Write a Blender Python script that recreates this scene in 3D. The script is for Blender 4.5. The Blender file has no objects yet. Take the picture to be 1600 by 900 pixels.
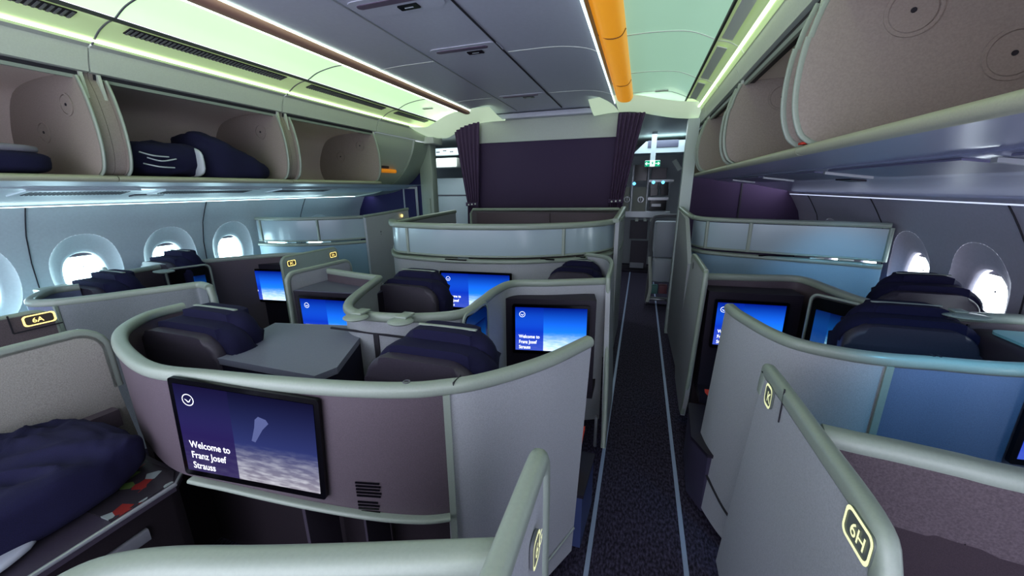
import bpy, bmesh, math, random
from mathutils import Vector, Matrix, noise
random.seed(7)
SC = bpy.context.scene
COL = SC.collection
V = Vector
PI = math.pi

# ------------------------------------------------------------------ camera
F, VX, VY, ROLL, H = 588.0, 1004.0, 292.0, -0.01, 1.75
_d = V(((VX-800)/F, (VY-450)/F, 1.0)).normalized()
_sr, _cr = math.sin(ROLL), math.cos(ROLL)
_k = _d.x*_sr - _d.y*_cr
_u = V((_sr, -_cr, -_k/_d.z)).normalized()
_r = _d.cross(_u)
RIGHT = V((_r.x, _d.x, _u.x)); DOWN = V((_r.y, _d.y, _u.y)); FWD = V((_r.z, _d.z, _u.z))
EYE = V((0, 0, H))
def ray(px, py): return RIGHT*((px-800)/F) + DOWN*((py-450)/F) + FWD
def Z(px, py, z): d = ray(px, py); return EYE + d*((z-H)/d.z)
def Y(px, py, y): d = ray(px, py); return EYE + d*(y/d.y)
def X(px, py, x): d = ray(px, py); return EYE + d*(x/d.x)
cd = bpy.data.cameras.new('camera'); cam = bpy.data.objects.new('camera', cd); COL.objects.link(cam)
cd.sensor_fit = 'HORIZONTAL'; cd.sensor_width = 36; cd.lens = F/1600*36; cd.clip_start = 0.02; cd.clip_end = 200
m3 = Matrix((RIGHT, -DOWN, -FWD)).transposed()
cam.matrix_world = Matrix.Translation(EYE) @ m3.to_4x4()
SC.camera = cam

# ------------------------------------------------------------------ materials
def lin(c):
    return tuple(((v/255)/12.92 if v/255 <= .04045 else ((v/255+.055)/1.055)**2.4) for v in c) + (1,)
MATS = {}
def mat(name, col, rough=.5, metal=0, speck=0, scale=220, bump=0, coat=0, emis=0, ecol=None, trans=0):
    if name in MATS: return MATS[name]
    m = bpy.data.materials.new(name); m.use_nodes = True
    nt = m.node_tree; b = nt.nodes['Principled BSDF']
    b.inputs['Base Color'].default_value = lin(col); b.inputs['Roughness'].default_value = rough
    b.inputs['Metallic'].default_value = metal
    if coat: b.inputs['Coat Weight'].default_value = coat; b.inputs['Coat Roughness'].default_value = .15
    if trans: b.inputs['Transmission Weight'].default_value = trans
    if emis:
        b.inputs['Emission Color'].default_value = lin(ecol or col); b.inputs['Emission Strength'].default_value = emis
    if speck or bump:
        tc = nt.nodes.new('ShaderNodeTexCoord'); n = nt.nodes.new('ShaderNodeTexNoise')
        n.inputs['Scale'].default_value = scale; n.inputs['Detail'].default_value = 3
        nt.links.new(tc.outputs['Object'], n.inputs['Vector'])
        if speck:
            r = nt.nodes.new('ShaderNodeValToRGB')
            r.color_ramp.elements[0].position = .32; r.color_ramp.elements[1].position = .68
            c = lin(col)
            r.color_ramp.elements[0].color = tuple(v*(1-speck) for v in c[:3])+(1,)
            r.color_ramp.elements[1].color = tuple(min(1, v*(1+speck)) for v in c[:3])+(1,)
            nt.links.new(n.outputs['Fac'], r.inputs['Fac']); nt.links.new(r.outputs['Color'], b.inputs['Base Color'])
        if bump:
            bp = nt.nodes.new('ShaderNodeBump'); bp.inputs['Strength'].default_value = bump; bp.inputs['Distance'].default_value = .002
            nt.links.new(n.outputs['Fac'], bp.inputs['Height']); nt.links.new(bp.outputs['Normal'], b.inputs['Normal'])
    MATS[name] = m
    return m
def emit(name, col, s):
    if name in MATS: return MATS[name]
    m = bpy.data.materials.new(name); m.use_nodes = True; nt = m.node_tree; nt.nodes.clear()
    o = nt.nodes.new('ShaderNodeOutputMaterial'); e = nt.nodes.new('ShaderNodeEmission')
    e.inputs['Color'].default_value = lin(col); e.inputs['Strength'].default_value = s
    nt.links.new(e.outputs[0], o.inputs[0]); MATS[name] = m; return m

M_CAP = mat('sage_cap', (154, 164, 154), .42, speck=.03, scale=140, coat=.2)
M_SHELL = mat('shell_grey', (174, 177, 182), .55, speck=.09, scale=260, bump=.12)
M_SHELL2 = mat('shell_mauve', (100, 90, 98), .55, speck=.10, scale=260, bump=.15)
M_BROWN = mat('brown_fabric', (78, 66, 72), .85, speck=.25, scale=300, bump=.4)
M_NAVY = mat('navy_fabric', (27, 26, 62), .9, speck=.18, scale=400, bump=.3)
M_NAVY2 = mat('dark_navy', (24, 22, 50), .8, speck=.1, scale=300)
M_LEATHER = mat('grey_leather', (74, 68, 80), .45, speck=.06, scale=120, bump=.1)
M_DARK = mat('dark_housing', (44, 38, 52), .5, speck=.06)
M_BLACK = mat('black_gloss', (9, 9, 14), .18)
M_FOOT = mat('footwell_dark', (44, 36, 44), .8, speck=.12)
M_SEAM = mat('seam_dark', (50, 48, 56), .6)
M_SILVER = mat('silver_trim', (176, 180, 184), .3, metal=.5)
M_WHITE = mat('white_plastic', (214, 220, 212), .4)
M_CEIL = mat('ceiling_grey', (196, 198, 212), .38, speck=.02, scale=40)
M_COVE = mat('cove_panel', (196, 216, 180), .3, coat=.35, emis=.22, ecol=(205, 230, 160))  # emission puts the glow of the cove lamps into the bands
M_VAL = mat('header_grey', (192, 198, 190), .45, speck=.03, scale=120)
M_BIN = mat('bin_interior', (156, 146, 140), .6, speck=.07, scale=160, bump=.15)
M_LIP = mat('bin_lip', (170, 172, 152), .45, speck=.04)
M_PSU = mat('service_panel', (205, 220, 226), .3, coat=.3)
M_PSUR = mat('service_panel_mauve', (146, 150, 176), .3, coat=.3)
M_SIDER = mat('sidewall_mauve', (172, 168, 182), .45, speck=.03, scale=60)
M_BINBACK = mat('bin_back', (222, 210, 204), .55, speck=.04, scale=160)  # lighter than the bin walls, stands in for missing light inside
M_SIDE = mat('sidewall', (190, 202, 208), .45, speck=.03, scale=60)
M_PURPLE = mat('bulkhead_purple', (72, 56, 86), .75, speck=.05)
M_BLUE = mat('bulkhead_blue', (42, 40, 88), .7, speck=.05)
M_CURT = mat('curtain_purple', (90, 72, 100), .9, speck=.1)
M_FROST = mat('frosted_glass', (168, 184, 192), .22, coat=.4)
M_ORANGE = mat('amber_strip', (236, 170, 52), .4, emis=.38, ecol=(240, 165, 50))
M_BEAM = mat('beam_brown', (176, 140, 124), .5)
M_GREY = mat('grey_plastic', (110, 112, 118), .5)
M_RED = mat('red_strap', (190, 62, 46), .6)
M_YEL = mat('lit_sign', (250, 225, 140), .4, emis=1.0, ecol=(255, 226, 140))
M_CREAM = mat('cream_sign', (222, 224, 180), .4, emis=.55, ecol=(230, 232, 180))
M_SIGNBG = mat('sign_bronze', (92, 84, 78), .4)
M_TEXT = emit('caption_white', (235, 238, 250), 1.3)
M_PANE = emit('bright_pane', (200, 240, 250), 9)
M_PANER = emit('bright_pane_right', (225, 238, 245), 5)
M_STEEL = mat('steel', (170, 172, 176), .3, metal=.7)
M_LINING = mat('white_lining', (190, 196, 205), .8)

def display_mat(name, top, mid, bottom, panel, noisef, strength):
    m = bpy.data.materials.new(name); m.use_nodes = True; nt = m.node_tree; nt.nodes.clear()
    N = nt.nodes.new; L = nt.links.new
    o = N('ShaderNodeOutputMaterial'); e = N('ShaderNodeEmission'); e.inputs['Strength'].default_value = strength
    uv = N('ShaderNodeUVMap'); sp = N('ShaderNodeSeparateXYZ'); L(uv.outputs[0], sp.inputs[0])
    r = N('ShaderNodeValToRGB'); cr = r.color_ramp
    cr.elements[0].position = 0; cr.elements[0].color = lin(bottom)
    cr.elements[1].position = 1; cr.elements[1].color = lin(top)
    a = cr.elements.new(.42); a.color = lin(mid)
    L(sp.outputs['Y'], r.inputs['Fac'])
    # clouds in the lower part of the picture
    mp = N('ShaderNodeMapping'); mp.inputs['Scale'].default_value = (5, 14, 1); L(uv.outputs[0], mp.inputs[0])
    n = N('ShaderNodeTexNoise'); n.inputs['Scale'].default_value = 1.6; n.inputs['Detail'].default_value = 6; L(mp.outputs[0], n.inputs['Vector'])
    mr = N('ShaderNodeMapRange'); mr.inputs[1].default_value = .45; mr.inputs[2].default_value = .0; mr.inputs[3].default_value = 0; mr.inputs[4].default_value = noisef
    L(sp.outputs['Y'], mr.inputs[0])
    c2 = N('ShaderNodeMapRange'); c2.inputs[1].default_value = .42; c2.inputs[2].default_value = .68; L(n.outputs['Fac'], c2.inputs[0])
    mu = N('ShaderNodeMath'); mu.operation = 'MULTIPLY'; L(mr.outputs[0], mu.inputs[0]); L(c2.outputs[0], mu.inputs[1])
    mx = N('ShaderNodeMix'); mx.data_type = 'RGBA'; L(mu.outputs[0], mx.inputs[0]); L(r.outputs[0], mx.inputs[6]); mx.inputs[7].default_value = lin((225, 228, 235))
    # navy text panel on the left, fading out to the top
    lt = N('ShaderNodeMath'); lt.operation = 'LESS_THAN'; lt.inputs[1].default_value = .40; L(sp.outputs['X'], lt.inputs[0])
    m2 = N('ShaderNodeMapRange'); m2.inputs[1].default_value = .85; m2.inputs[2].default_value = .45; m2.inputs[3].default_value = .25; m2.inputs[4].default_value = .92; L(sp.outputs['Y'], m2.inputs[0])
    mm = N('ShaderNodeMath'); mm.operation = 'MULTIPLY'; L(lt.outputs[0], mm.inputs[0]); L(m2.outputs[0], mm.inputs[1])
    my = N('ShaderNodeMix'); my.data_type = 'RGBA'; L(mm.outputs[0], my.inputs[0]); L(mx.outputs[2], my.inputs[6]); my.inputs[7].default_value = lin(panel)
    L(my.outputs[2], e.inputs['Color']); L(e.outputs[0], o.inputs[0]); return m
M_DISP = display_mat('display_blue', (4, 24, 108), (30, 110, 222), (176, 204, 236), (14, 44, 150), .55, 1.25)
M_DISPN = display_mat('display_dim', (24, 24, 54), (54, 62, 112), (144, 140, 152), (48, 38, 90), .6, .82)
M_TABLET = display_mat('display_handset', (8, 24, 70), (20, 80, 140), (110, 170, 180), (20, 60, 120), .3, .9)

# ------------------------------------------------------------------ helpers
def root_loc(p):
    while p.parent: p = p.parent
    return p.location.copy()
def obj(name, bm, m, parent=None, smooth=38, label=None):
    bmesh.ops.remove_doubles(bm, verts=bm.verts, dist=1e-6)
    bmesh.ops.recalc_face_normals(bm, faces=bm.faces)
    if parent is not None: bmesh.ops.translate(bm, verts=bm.verts, vec=-root_loc(parent))
    me = bpy.data.meshes.new(name); bm.to_mesh(me); bm.free()
    if smooth:
        me.polygons.foreach_set('use_smooth', [True]*len(me.polygons)); me.set_sharp_from_angle(angle=math.radians(smooth))
    if m: me.materials.append(m)
    o = bpy.data.objects.new(name, me); COL.objects.link(o)
    if parent is not None: o.parent = parent
    if label: o['label'] = label
    return o
def thing(name, label, cat, loc=(0, 0, 0), group=None):
    o = bpy.data.objects.new(name, None); COL.objects.link(o); o.location = loc; o.empty_display_size = .1
    o['label'] = label; o['category'] = cat
    if group: o['group'] = group
    return o
def tag(o, label, cat, group=None):
    o['label'] = label; o['category'] = cat
    if group: o['group'] = group
    return o
def struct(name, bm, m, parent=None, smooth=38):
    o = obj(name, bm, m, parent, smooth)
    if parent is None: o['kind'] = 'structure'
    return o
def B(): return bmesh.new()
def quad(bm, *p):
    return bm.faces.new([bm.verts.new(v) for v in p])
def box(bm, lo, hi, bev=0, seg=2, mtx=None):
    r = bmesh.ops.create_cube(bm, size=1); vs = r['verts']
    lo, hi = V(lo), V(hi); c = (lo+hi)/2; s = hi-lo
    for v in vs: v.co = V((v.co.x*s.x, v.co.y*s.y, v.co.z*s.z))+c
    if bev:
        es = list({e for v in vs for e in v.link_edges})
        g = bmesh.ops.bevel(bm, geom=es, offset=bev, segments=seg, affect='EDGES', profile=.5)
        vs = list({v for f in g['faces'] for v in f.verts} | {v for v in vs if v.is_valid})
    if mtx is not None: bmesh.ops.transform(bm, matrix=mtx, verts=vs)
    return vs
def smooth_path(pts, n=8):
    pts = [V(p) for p in pts]; out = []
    for i in range(len(pts)-1):
        p0 = pts[max(i-1, 0)]; p1 = pts[i]; p2 = pts[i+1]; p3 = pts[min(i+2, len(pts)-1)]
        for k in range(n):
            t = k/n; t2 = t*t; t3 = t2*t
            out.append(.5*((2*p1)+(p2-p0)*t+(2*p0-5*p1+4*p2-p3)*t2+(3*p1-p0-3*p2+p3)*t3))
    out.append(pts[-1]); return out
def normals2d(path):
    ns = []
    for i in range(len(path)):
        t = path[min(i+1, len(path)-1)]-path[max(i-1, 0)]; t = V((t.x, t.y, 0))
        if t.length < 1e-7: t = V((1, 0, 0))
        t.normalize(); ns.append(V((-t.y, t.x, 0)))
    return ns
def wall(bm, path, th, zb, zt, off=0):
    # upright panel along a plan path; zb / zt scalars or per-point lists; off shifts sideways (+ = left of travel)
    ns = normals2d(path); n = len(path)
    zb = zb if isinstance(zb, (list, tuple)) else [zb]*n
    zt = zt if isinstance(zt, (list, tuple)) else [zt]*n
    rows = []
    for i, p in enumerate(path):
        a = V((p.x, p.y, 0))+ns[i]*(off-th/2); b = V((p.x, p.y, 0))+ns[i]*(off+th/2)
        rows.append([bm.verts.new((a.x, a.y, zb[i])), bm.verts.new((a.x, a.y, zt[i])), bm.verts.new((b.x, b.y, zt[i])), bm.verts.new((b.x, b.y, zb[i]))])
    for i in range(n-1):
        for k in range(4):
            bm.faces.new((rows[i][k], rows[i][(k+1) % 4], rows[i+1][(k+1) % 4], rows[i+1][k]))
    bm.faces.new(rows[0]); bm.faces.new(rows[-1][::-1])
    return bm
def rail(bm, path, w, h, seg=4, r=None, up=V((0, 0, 1))):
    # rounded rectangular bar swept along a 3-D path (path = centre line of the section)
    r = r or min(w, h)*.42; sec = []
    for cx, cz, a0 in ((w/2-r, h/2-r, 0), (-w/2+r, h/2-r, 90), (-w/2+r, -h/2+r, 180), (w/2-r, -h/2+r, 270)):
        for k in range(seg+1):
            a = math.radians(a0+90*k/seg); sec.append((cx+r*math.cos(a), cz+r*math.sin(a)))
    rows = []
    n = len(path)
    for i, p in enumerate(path):
        t = (path[min(i+1, n-1)]-path[max(i-1, 0)]).normalized()
        s = t.cross(up)
        if s.length < 1e-4: s = V((1, 0, 0))
        s.normalize(); q = s.cross(t).normalized()
        rows.append([bm.verts.new(p+s*a+q*b) for a, b in sec])
    k = len(sec)
    for i in range(n-1):
        for j in range(k): bm.faces.new((rows[i][j], rows[i][(j+1) % k], rows[i+1][(j+1) % k], rows[i+1][j]))
    bm.faces.new(rows[0]); bm.faces.new(rows[-1][::-1]); return bm
def tube(bm, path, r, seg=10):
    return rail(bm, path, 2*r, 2*r, seg=max(2, seg//4), r=r*.999)
def prism(bm, poly, vec):
    vec = V(vec); a = [bm.verts.new(p) for p in poly]; b = [bm.verts.new(V(p)+vec) for p in poly]; n = len(a)
    bm.faces.new(a); bm.faces.new(b[::-1])
    for i in range(n): bm.faces.new((a[i], b[i], b[(i+1) % n], a[(i+1) % n]))
    return bm
def rrect(w, h, r, seg=5):
    out = []
    for cx, cy, a0 in ((w/2-r, h/2-r, 0), (-w/2+r, h/2-r, 90), (-w/2+r, -h/2+r, 180), (w/2-r, -h/2+r, 270)):
        for k in range(seg+1):
            a = math.radians(a0+90*k/seg); out.append((cx+r*math.cos(a), cy+r*math.sin(a)))
    return out
def plate(bm, o, ex, ey, w, h, r, th, seg=5):
    # rounded rectangular plate centred at o in the ex, ey plane, extruded th along ex x ey
    ex, ey = V(ex).normalized(), V(ey).normalized(); n = ex.cross(ey)
    return prism(bm, [V(o)+ex*a+ey*b for a, b in rrect(w, h, r, seg)], n*th)
def sheet(bm, prof, y0, y1, n=1):
    # a profile (x, z) swept along Y
    rows = [[bm.verts.new((x, y0+(y1-y0)*j/n, z)) for x, z in prof] for j in range(n+1)]
    for j in range(n):
        for i in range(len(prof)-1): bm.faces.new((rows[j][i], rows[j][i+1], rows[j+1][i+1], rows[j+1][i]))
    return bm
def solid(bm, prof, y0, y1):
    return prism(bm, [(x, y0, z) for x, z in prof], (0, y1-y0, 0))
def pad(bm, c, sx, sy, sz, e=.35, nu=28, nv=16, wr=0, ws=6, seed=0):
    # superellipsoid cushion with optional wrinkles
    def sg(v, p): return math.copysign(abs(v)**p, v)
    rows = []
    for j in range(nv+1):
        th = -PI/2+PI*j/nv; row = []
        for i in range(nu):
            ph = 2*PI*i/nu
            p = V((sx/2*sg(math.cos(th), e)*sg(math.cos(ph), e), sy/2*sg(math.cos(th), e)*sg(math.sin(ph), e), sz/2*sg(math.sin(th), e)))
            if wr:
                q = p*ws+V((seed*3.1, seed*1.7, 0)); f = noise.noise(q)*wr+abs(noise.noise(q*2.3))*wr*.5
                p += p.normalized()*f
            row.append(bm.verts.new(p+V(c)))
        rows.append(row)
    for j in range(nv):
        for i in range(nu):
            bm.faces.new((rows[j][i], rows[j][(i+1) % nu], rows[j+1][(i+1) % nu], rows[j+1][i]))
    return bm
def disc(bm, c, n, r, th, seg=20, r2=None):
    n = V(n).normalized(); a = n.orthogonal().normalized(); b = n.cross(a); c = V(c)
    ring = lambda rr, k: [bm.verts.new(c+a*rr*math.cos(2*PI*i/seg)+b*rr*math.sin(2*PI*i/seg)+n*k) for i in range(seg)]
    if r2 is None:
        lo, hi = ring(r, 0), ring(r*.94, th); bm.faces.new(hi)
        for i in range(seg): bm.faces.new((lo[i], lo[(i+1) % seg], hi[(i+1) % seg], hi[i]))
    else:
        A, Bq, Cq, D = ring(r, 0), ring(r, th), ring(r2, th), ring(r2, 0)
        for P, Q in ((A, Bq), (Bq, Cq), (Cq, D)):
            for i in range(seg): bm.faces.new((P[i], P[(i+1) % seg], Q[(i+1) % seg], Q[i]))
    return bm

# ------------------------------------------------------------------ lettering
def text_mesh(name, body, bold=.012, spacing=1.0):
    cu = bpy.data.curves.new(name, 'FONT'); cu.body = body; cu.size = 1; cu.offset = bold; cu.space_line = spacing; cu.resolution_u = 3
    t = bpy.data.objects.new(name, cu); COL.objects.link(t)
    dg = bpy.context.evaluated_depsgraph_get(); me = bpy.data.meshes.new_from_object(t.evaluated_get(dg))
    bpy.data.objects.remove(t); bpy.data.curves.remove(cu); me.name = name; return me
ME_WELCOME = text_mesh('caption', 'Welcome to\nFranz Josef\nStrauss', .014, 1.12); ME_WELCOME.materials.append(M_TEXT)
def crane_mesh():
    bm = B(); disc(bm, (0, 0, 0), (0, 0, 1), 1, .001, 32, .86)
    # a simple stylised bird in flight
    pts = [(-.62, .12), (-.25, .02), (.0, -.22), (.18, -.20), (.30, .02), (.62, .34), (.42, -.02), (.34, -.22), (.16, -.40), (-.10, -.42), (-.32, -.16)]
    bm.faces.new([bm.verts.new((x, y, .001)) for x, y in pts])
    me = bpy.data.meshes.new('emblem'); bm.to_mesh(me); bm.free(); me.materials.append(M_TEXT); return me
ME_CRANE = crane_mesh()
def frame_mtx(o, ex, ey):
    ex = V(ex).normalized(); ey = V(ey).normalized(); n = ex.cross(ey)
    m = Matrix((ex, ey, n)).transposed().to_4x4(); m.translation = o; return m
def place(me, name, parent, o, ex, ey, s, sx=1):
    ob = bpy.data.objects.new(name, me); COL.objects.link(ob); ob.parent = parent
    ob.matrix_local = Matrix.Translation(-root_loc(parent)) @ frame_mtx(o, ex, ey) @ Matrix.Diagonal((s*sx, s, s, 1)); return ob
def screen(parent, bl, br, h, m=None, up=V((0, 0, 1)), bez=.018, th=.010, caption=True):
    bl, br = V(bl), V(br); ex = (br-bl).normalized(); w = (br-bl).length; n = ex.cross(up).normalized(); up = n.cross(ex).normalized()
    bm = B(); plate(bm, bl+ex*w/2+up*h/2-n*.004, ex, up, w, h, .012, th+.004)
    s = obj('screen', bm, M_BLACK, parent)
    o = bl+ex*bez+up*bez*1.3+n*(th+.0015); iw, ih = w-2*bez, h-2.3*bez
    bm = B(); f = quad(bm, o, o+ex*iw, o+ex*iw+up*ih, o+up*ih); uv = bm.loops.layers.uv.new('UVMap')
    for l, c in zip(f.loops, ((0, 0), (1, 0), (1, 1), (0, 1))): l[uv].uv = c
    bmesh.ops.translate(bm, verts=bm.verts, vec=-root_loc(parent))
    me = bpy.data.meshes.new('display'); bm.to_mesh(me); bm.free(); me.materials.append(m or M_DISP)
    d = bpy.data.objects.new('display', me); COL.objects.link(d); d.parent = s
    if caption:
        place(ME_WELCOME, 'caption', s, o+ex*iw*.05+up*ih*.29+n*.001, ex, up, ih*.112, .80)
        place(ME_CRANE, 'emblem', s, o+ex*iw*.10+up*ih*.84+n*.001, ex, up, ih*.065)
    return s
SIGNS = {}
def seat_sign(parent, o, ex, ey, txt, w=.075, h=.05, m=None, bg=None):
    m = m or M_YEL
    ex, ey = V(ex).normalized(), V(ey).normalized(); n = ex.cross(ey); o = V(o)
    bm = B(); plate(bm, o-n*.002, ex, ey, w, h, h*.25, .006); s = obj('seat_sign', bm, bg or M_SIGNBG, parent)
    bm = B(); out = rrect(w, h, h*.25); inn = rrect(w*.86, h*.78, h*.2)
    A = [bm.verts.new(o+ex*a+ey*b+n*.0055) for a, b in out]; C = [bm.verts.new(o+ex*a+ey*b+n*.0055) for a, b in inn]
    for i in range(len(A)): bm.faces.new((A[i], A[(i+1) % len(A)], C[(i+1) % len(A)], C[i]))
    obj('sign_border', bm, m, s, 0)
    if txt not in SIGNS:
        SIGNS[txt] = text_mesh('sign_letters', txt, .01); SIGNS[txt].materials.append(m)
    place(SIGNS[txt], 'sign_letters', s, o-ex*w*.24*len(txt)/2*.95-ey*h*.22+n*.006, ex, ey, h*.62)
    return s

# ================================================================== THE CABIN
YB, Y0, XC = 5.0, -1.6, -1.2
# ---- floor
bm = B(); quad(bm, (-4.3, Y0, 0), (2.0, Y0, 0), (2.0, 9.6, 0), (-4.3, 9.6, 0))
mcar = bpy.data.materials.new('aisle_carpet'); mcar.use_nodes = True; nt = mcar.node_tree; pb = nt.nodes['Principled BSDF']
tc = nt.nodes.new('ShaderNodeTexCoord'); n1 = nt.nodes.new('ShaderNodeTexNoise'); n1.inputs['Scale'].default_value = 95; n1.inputs['Detail'].default_value = 4
mp = nt.nodes.new('ShaderNodeMapping'); mp.inputs['Scale'].default_value = (1, .45, 1); nt.links.new(tc.outputs['Object'], mp.inputs[0]); nt.links.new(mp.outputs[0], n1.inputs['Vector'])
rp = nt.nodes.new('ShaderNodeValToRGB'); rp.color_ramp.elements[0].position = .38; rp.color_ramp.elements[0].color = lin((34, 29, 46)); rp.color_ramp.elements[1].position = .72; rp.color_ramp.elements[1].color = lin((88, 80, 106))
nt.links.new(n1.outputs['Fac'], rp.inputs[0]); nt.links.new(rp.outputs[0], pb.inputs['Base Color']); pb.inputs['Roughness'].default_value = .95
bpn = nt.nodes.new('ShaderNodeBump'); bpn.inputs['Strength'].default_value = .6; bpn.inputs['Distance'].default_value = .004; nt.links.new(n1.outputs['Fac'], bpn.inputs['Height']); nt.links.new(bpn.outputs[0], pb.inputs['Normal'])
struct('floor', bm, mcar)
M_STRIP = mat('aisle_strip', (140, 148, 172), .4, emis=.05, ecol=(150, 180, 220))
for i, x in enumerate((-.12, .325, -2.72, -2.30)):
    bm = B(); box(bm, (x-.011, Y0, .0), (x+.011, 8.4, .008)); struct('trim_%d' % (i+1), bm, M_STRIP)

# ---- side walls with windows
LP = [(-3.95, 0), (-4.1, .3), (-4.22, .7), (-4.25, 1.05), (-4.24, 1.25), (-4.19, 1.45), (-4.12, 1.58), (-4.05, 1.69)]
def prof_x(z):
    for (xa, za), (xb, zb) in zip(LP, LP[1:]):
        if za <= z <= zb:
            t = (z-za)/(zb-za); return xa+(xb-xa)*t
    return LP[-1][0]
def mir(x, side): return x if side < 0 else 2*XC-x
ZW, AW, AH = 1.135, .135, .19        # window centre height, half width, half height
def superel(a, rx, rz, p=2.6):
    c, s = math.cos(a), math.sin(a); k = (abs(c)**p+abs(s)**p)**(-1/p); return rx*c*k, rz*s*k
def build_wall(side, name, ycs, pitch, yend):
    bm = B(); P = lambda y, z, d=0: bm.verts.new((mir(prof_x(z)-d, side), y, z))
    zs = [0, .3, .5, .7, .78]; zt = [1.49, 1.55, 1.6, 1.63, 1.69]
    y = ycs[0]-pitch/2; edges = [Y0]+[y+pitch*i for i in range(len(ycs)+1)]+[yend]
    for a, b in zip(edges, edges[1:]):
        full = not any(abs((a+b)/2-c) < .05 for c in ycs)
        zz = [0, .3, .5, .7, .78, .9, 1.05, 1.15, 1.25, 1.35, 1.45, 1.49, 1.55, 1.6, 1.63, 1.69] if full else None
        for seq in ([zz] if full else [zs, zt]):
            for z0, z1 in zip(seq, seq[1:]): bm.faces.new((P(a, z0), P(b, z0), P(b, z1), P(a, z1)))
        if not full:
            yc = (a+b)/2; z0, z1 = .78, 1.49; hw, lo, hi = pitch/2, z0-ZW, z1-ZW
            angs = sorted(set([2*PI*i/64 for i in range(64)]+[math.atan2(zz_, yy_) % (2*PI) for yy_ in (hw, -hw) for zz_ in (lo, hi)]))
            def rect(t):
                c, s = math.cos(t), math.sin(t); k = 1e9
                if c > 1e-9: k = min(k, hw/c)
                if c < -1e-9: k = min(k, -hw/c)
                if s > 1e-9: k = min(k, hi/s)
                if s < -1e-9: k = min(k, lo/s)
                return c*k, s*k
            rings = []
            for f in range(4):
                row = []
                for t in angs:
                    ro = rect(t); ri = superel(t, AW+.085, AH+.105, 2.2)
                    w = (0, .4, .75, 1)[f]; u = ro[0]*(1-w)+ri[0]*w; v = ro[1]*(1-w)+ri[1]*w
                    row.append(P(yc+u, ZW+v))
                rings.append(row)
            k = len(angs)
            for r0, r1 in zip(rings, rings[1:]):
                for i in range(k): bm.faces.new((r0[i], r0[(i+1) % k], r1[(i+1) % k], r1[i]))
    struct(name, bm, M_SIDE if side < 0 else M_SIDER, smooth=30)
    # dark joints between the wall panels
    bm = B()
    for j, e in enumerate(edges[1:-1]):
        if (j % 2 == 1) == (side < 0): wall_line = [V((mir(prof_x(z)+.004, side), e, z)) for z in [.3+.05*i for i in range(28)]]; rail(bm, wall_line, .006, .007, 2, up=V((1, 0, 0)))
    struct('trim_%d' % (5 if side < 0 else 6), bm, M_SEAM)
WN = [0]
def build_window(side, yc):
    WN[0] += 1
    bm = B(); n = 48; sx = lambda z, d: mir(prof_x(z)-d, side)
    rings = []
    for w, d in ((1, 0), (.9, .012), (.6, .03), (.2, .05), (0, .056), (-.08, .075)):
        rx, rz = AW+.085*w, AH+.105*w; dz = -.03*(1-max(w, 0))
        rings.append([bm.verts.new((sx(min(ZW+superel(2*PI*i/n, rx, rz, 2.2)[1]+dz*0, 1.6), d), yc+superel(2*PI*i/n, rx, rz, 2.2)[0], ZW+superel(2*PI*i/n, rx, rz, 2.2)[1]-.04*(1-max(w, 0)))) for i in range(n)])
    for r0, r1 in zip(rings, rings[1:]):
        for i in range(n): bm.faces.new((r0[i], r0[(i+1) % n], r1[(i+1) % n], r1[i]))
    fr = struct('window_%d' % WN[0], bm, M_SIDE if side < 0 else M_SIDER, smooth=60)
    bm = B(); pts = [superel(2*PI*i/n, AW, AH, 2.2) for i in range(n)]
    bm.faces.new([bm.verts.new((sx(ZW, .0)+(-.1 if side < 0 else .1), yc+a, ZW-.04+b)) for a, b in pts])
    pa = obj('pane', bm, M_PANE if side < 0 else M_PANER, fr)
    bm = B(); f = [(a*.97, b*.97) for a, b in pts if b > AH*.74]; f.sort()
    prism(bm, [(sx(ZW, .0)+(-.085 if side < 0 else .085), yc+a, ZW-.04+b) for a, b in f], (.012, 0, 0))
    obj('shade', bm, M_GREY, fr)
    bm = B(); disc(bm, (sx(ZW, 0)+(-.096 if side < 0 else .096), yc+.01, ZW+.02), (1 if side < 0 else -1, 0, 0), .006, .003, 10)
    obj('breather_hole', bm, M_GREY, fr)
LW = [-.03+.595*i for i in range(9)]
LW = [y for y in LW if y < 4.7]
RW = [-.2+.6*i for i in range(9)]
LWY = [1.76-.595*3+.595*i for i in range(8)]
RWY = [2.81-.6*4+.6*i for i in range(8)]
build_wall(-1, 'wall_left', LWY, .595, YB)
build_wall(1, 'wall_right', RWY, .6, 5.6)
for y in LWY: build_window(-1, y)
for y in RWY: build_window(1, y)

# ---- ceiling
def cframe(prof, n=5):   # densify and smooth a profile
    return [(p.x, p.z) for p in smooth_path([(a, 0, b) for a, b in prof], n)]
CE = 4.78
bm = B(); sheet(bm, cframe([(-2.03, 2.655), (-1.95, 2.662), (-1.8, 2.668), (-1.51, 2.67), (-1.2, 2.67), (-.93, 2.67), (-.62, 2.665), (-.42, 2.635), (-.325, 2.595)]), Y0, CE+.25)
struct('ceiling', bm, M_CEIL)
bm = B()
box(bm, (-.979, Y0, 2.662), (-.971, CE, 2.6695))
struct('trim_7', bm, M_SEAM)
bm = B(); box(bm, (-1.533, Y0, 2.663), (-1.527, CE, 2.6695)); struct('trim_29', bm, M_SILVER)
bm = B(); quad(bm, (-2.9, Y0, 2.76), (.7, Y0, 2.76), (.7, 5.1, 2.76), (-2.9, 5.1, 2.76)); struct('ceiling.006', bm, M_VAL)
bm = B()   # cross joints of the ceiling boards
jl = cframe([(-2.03, 2.655), (-1.95, 2.662), (-1.8, 2.668), (-1.54, 2.67)]); jr = cframe([(-.96, 2.67), (-.62, 2.665), (-.42, 2.635), (-.325, 2.595)])
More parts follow.
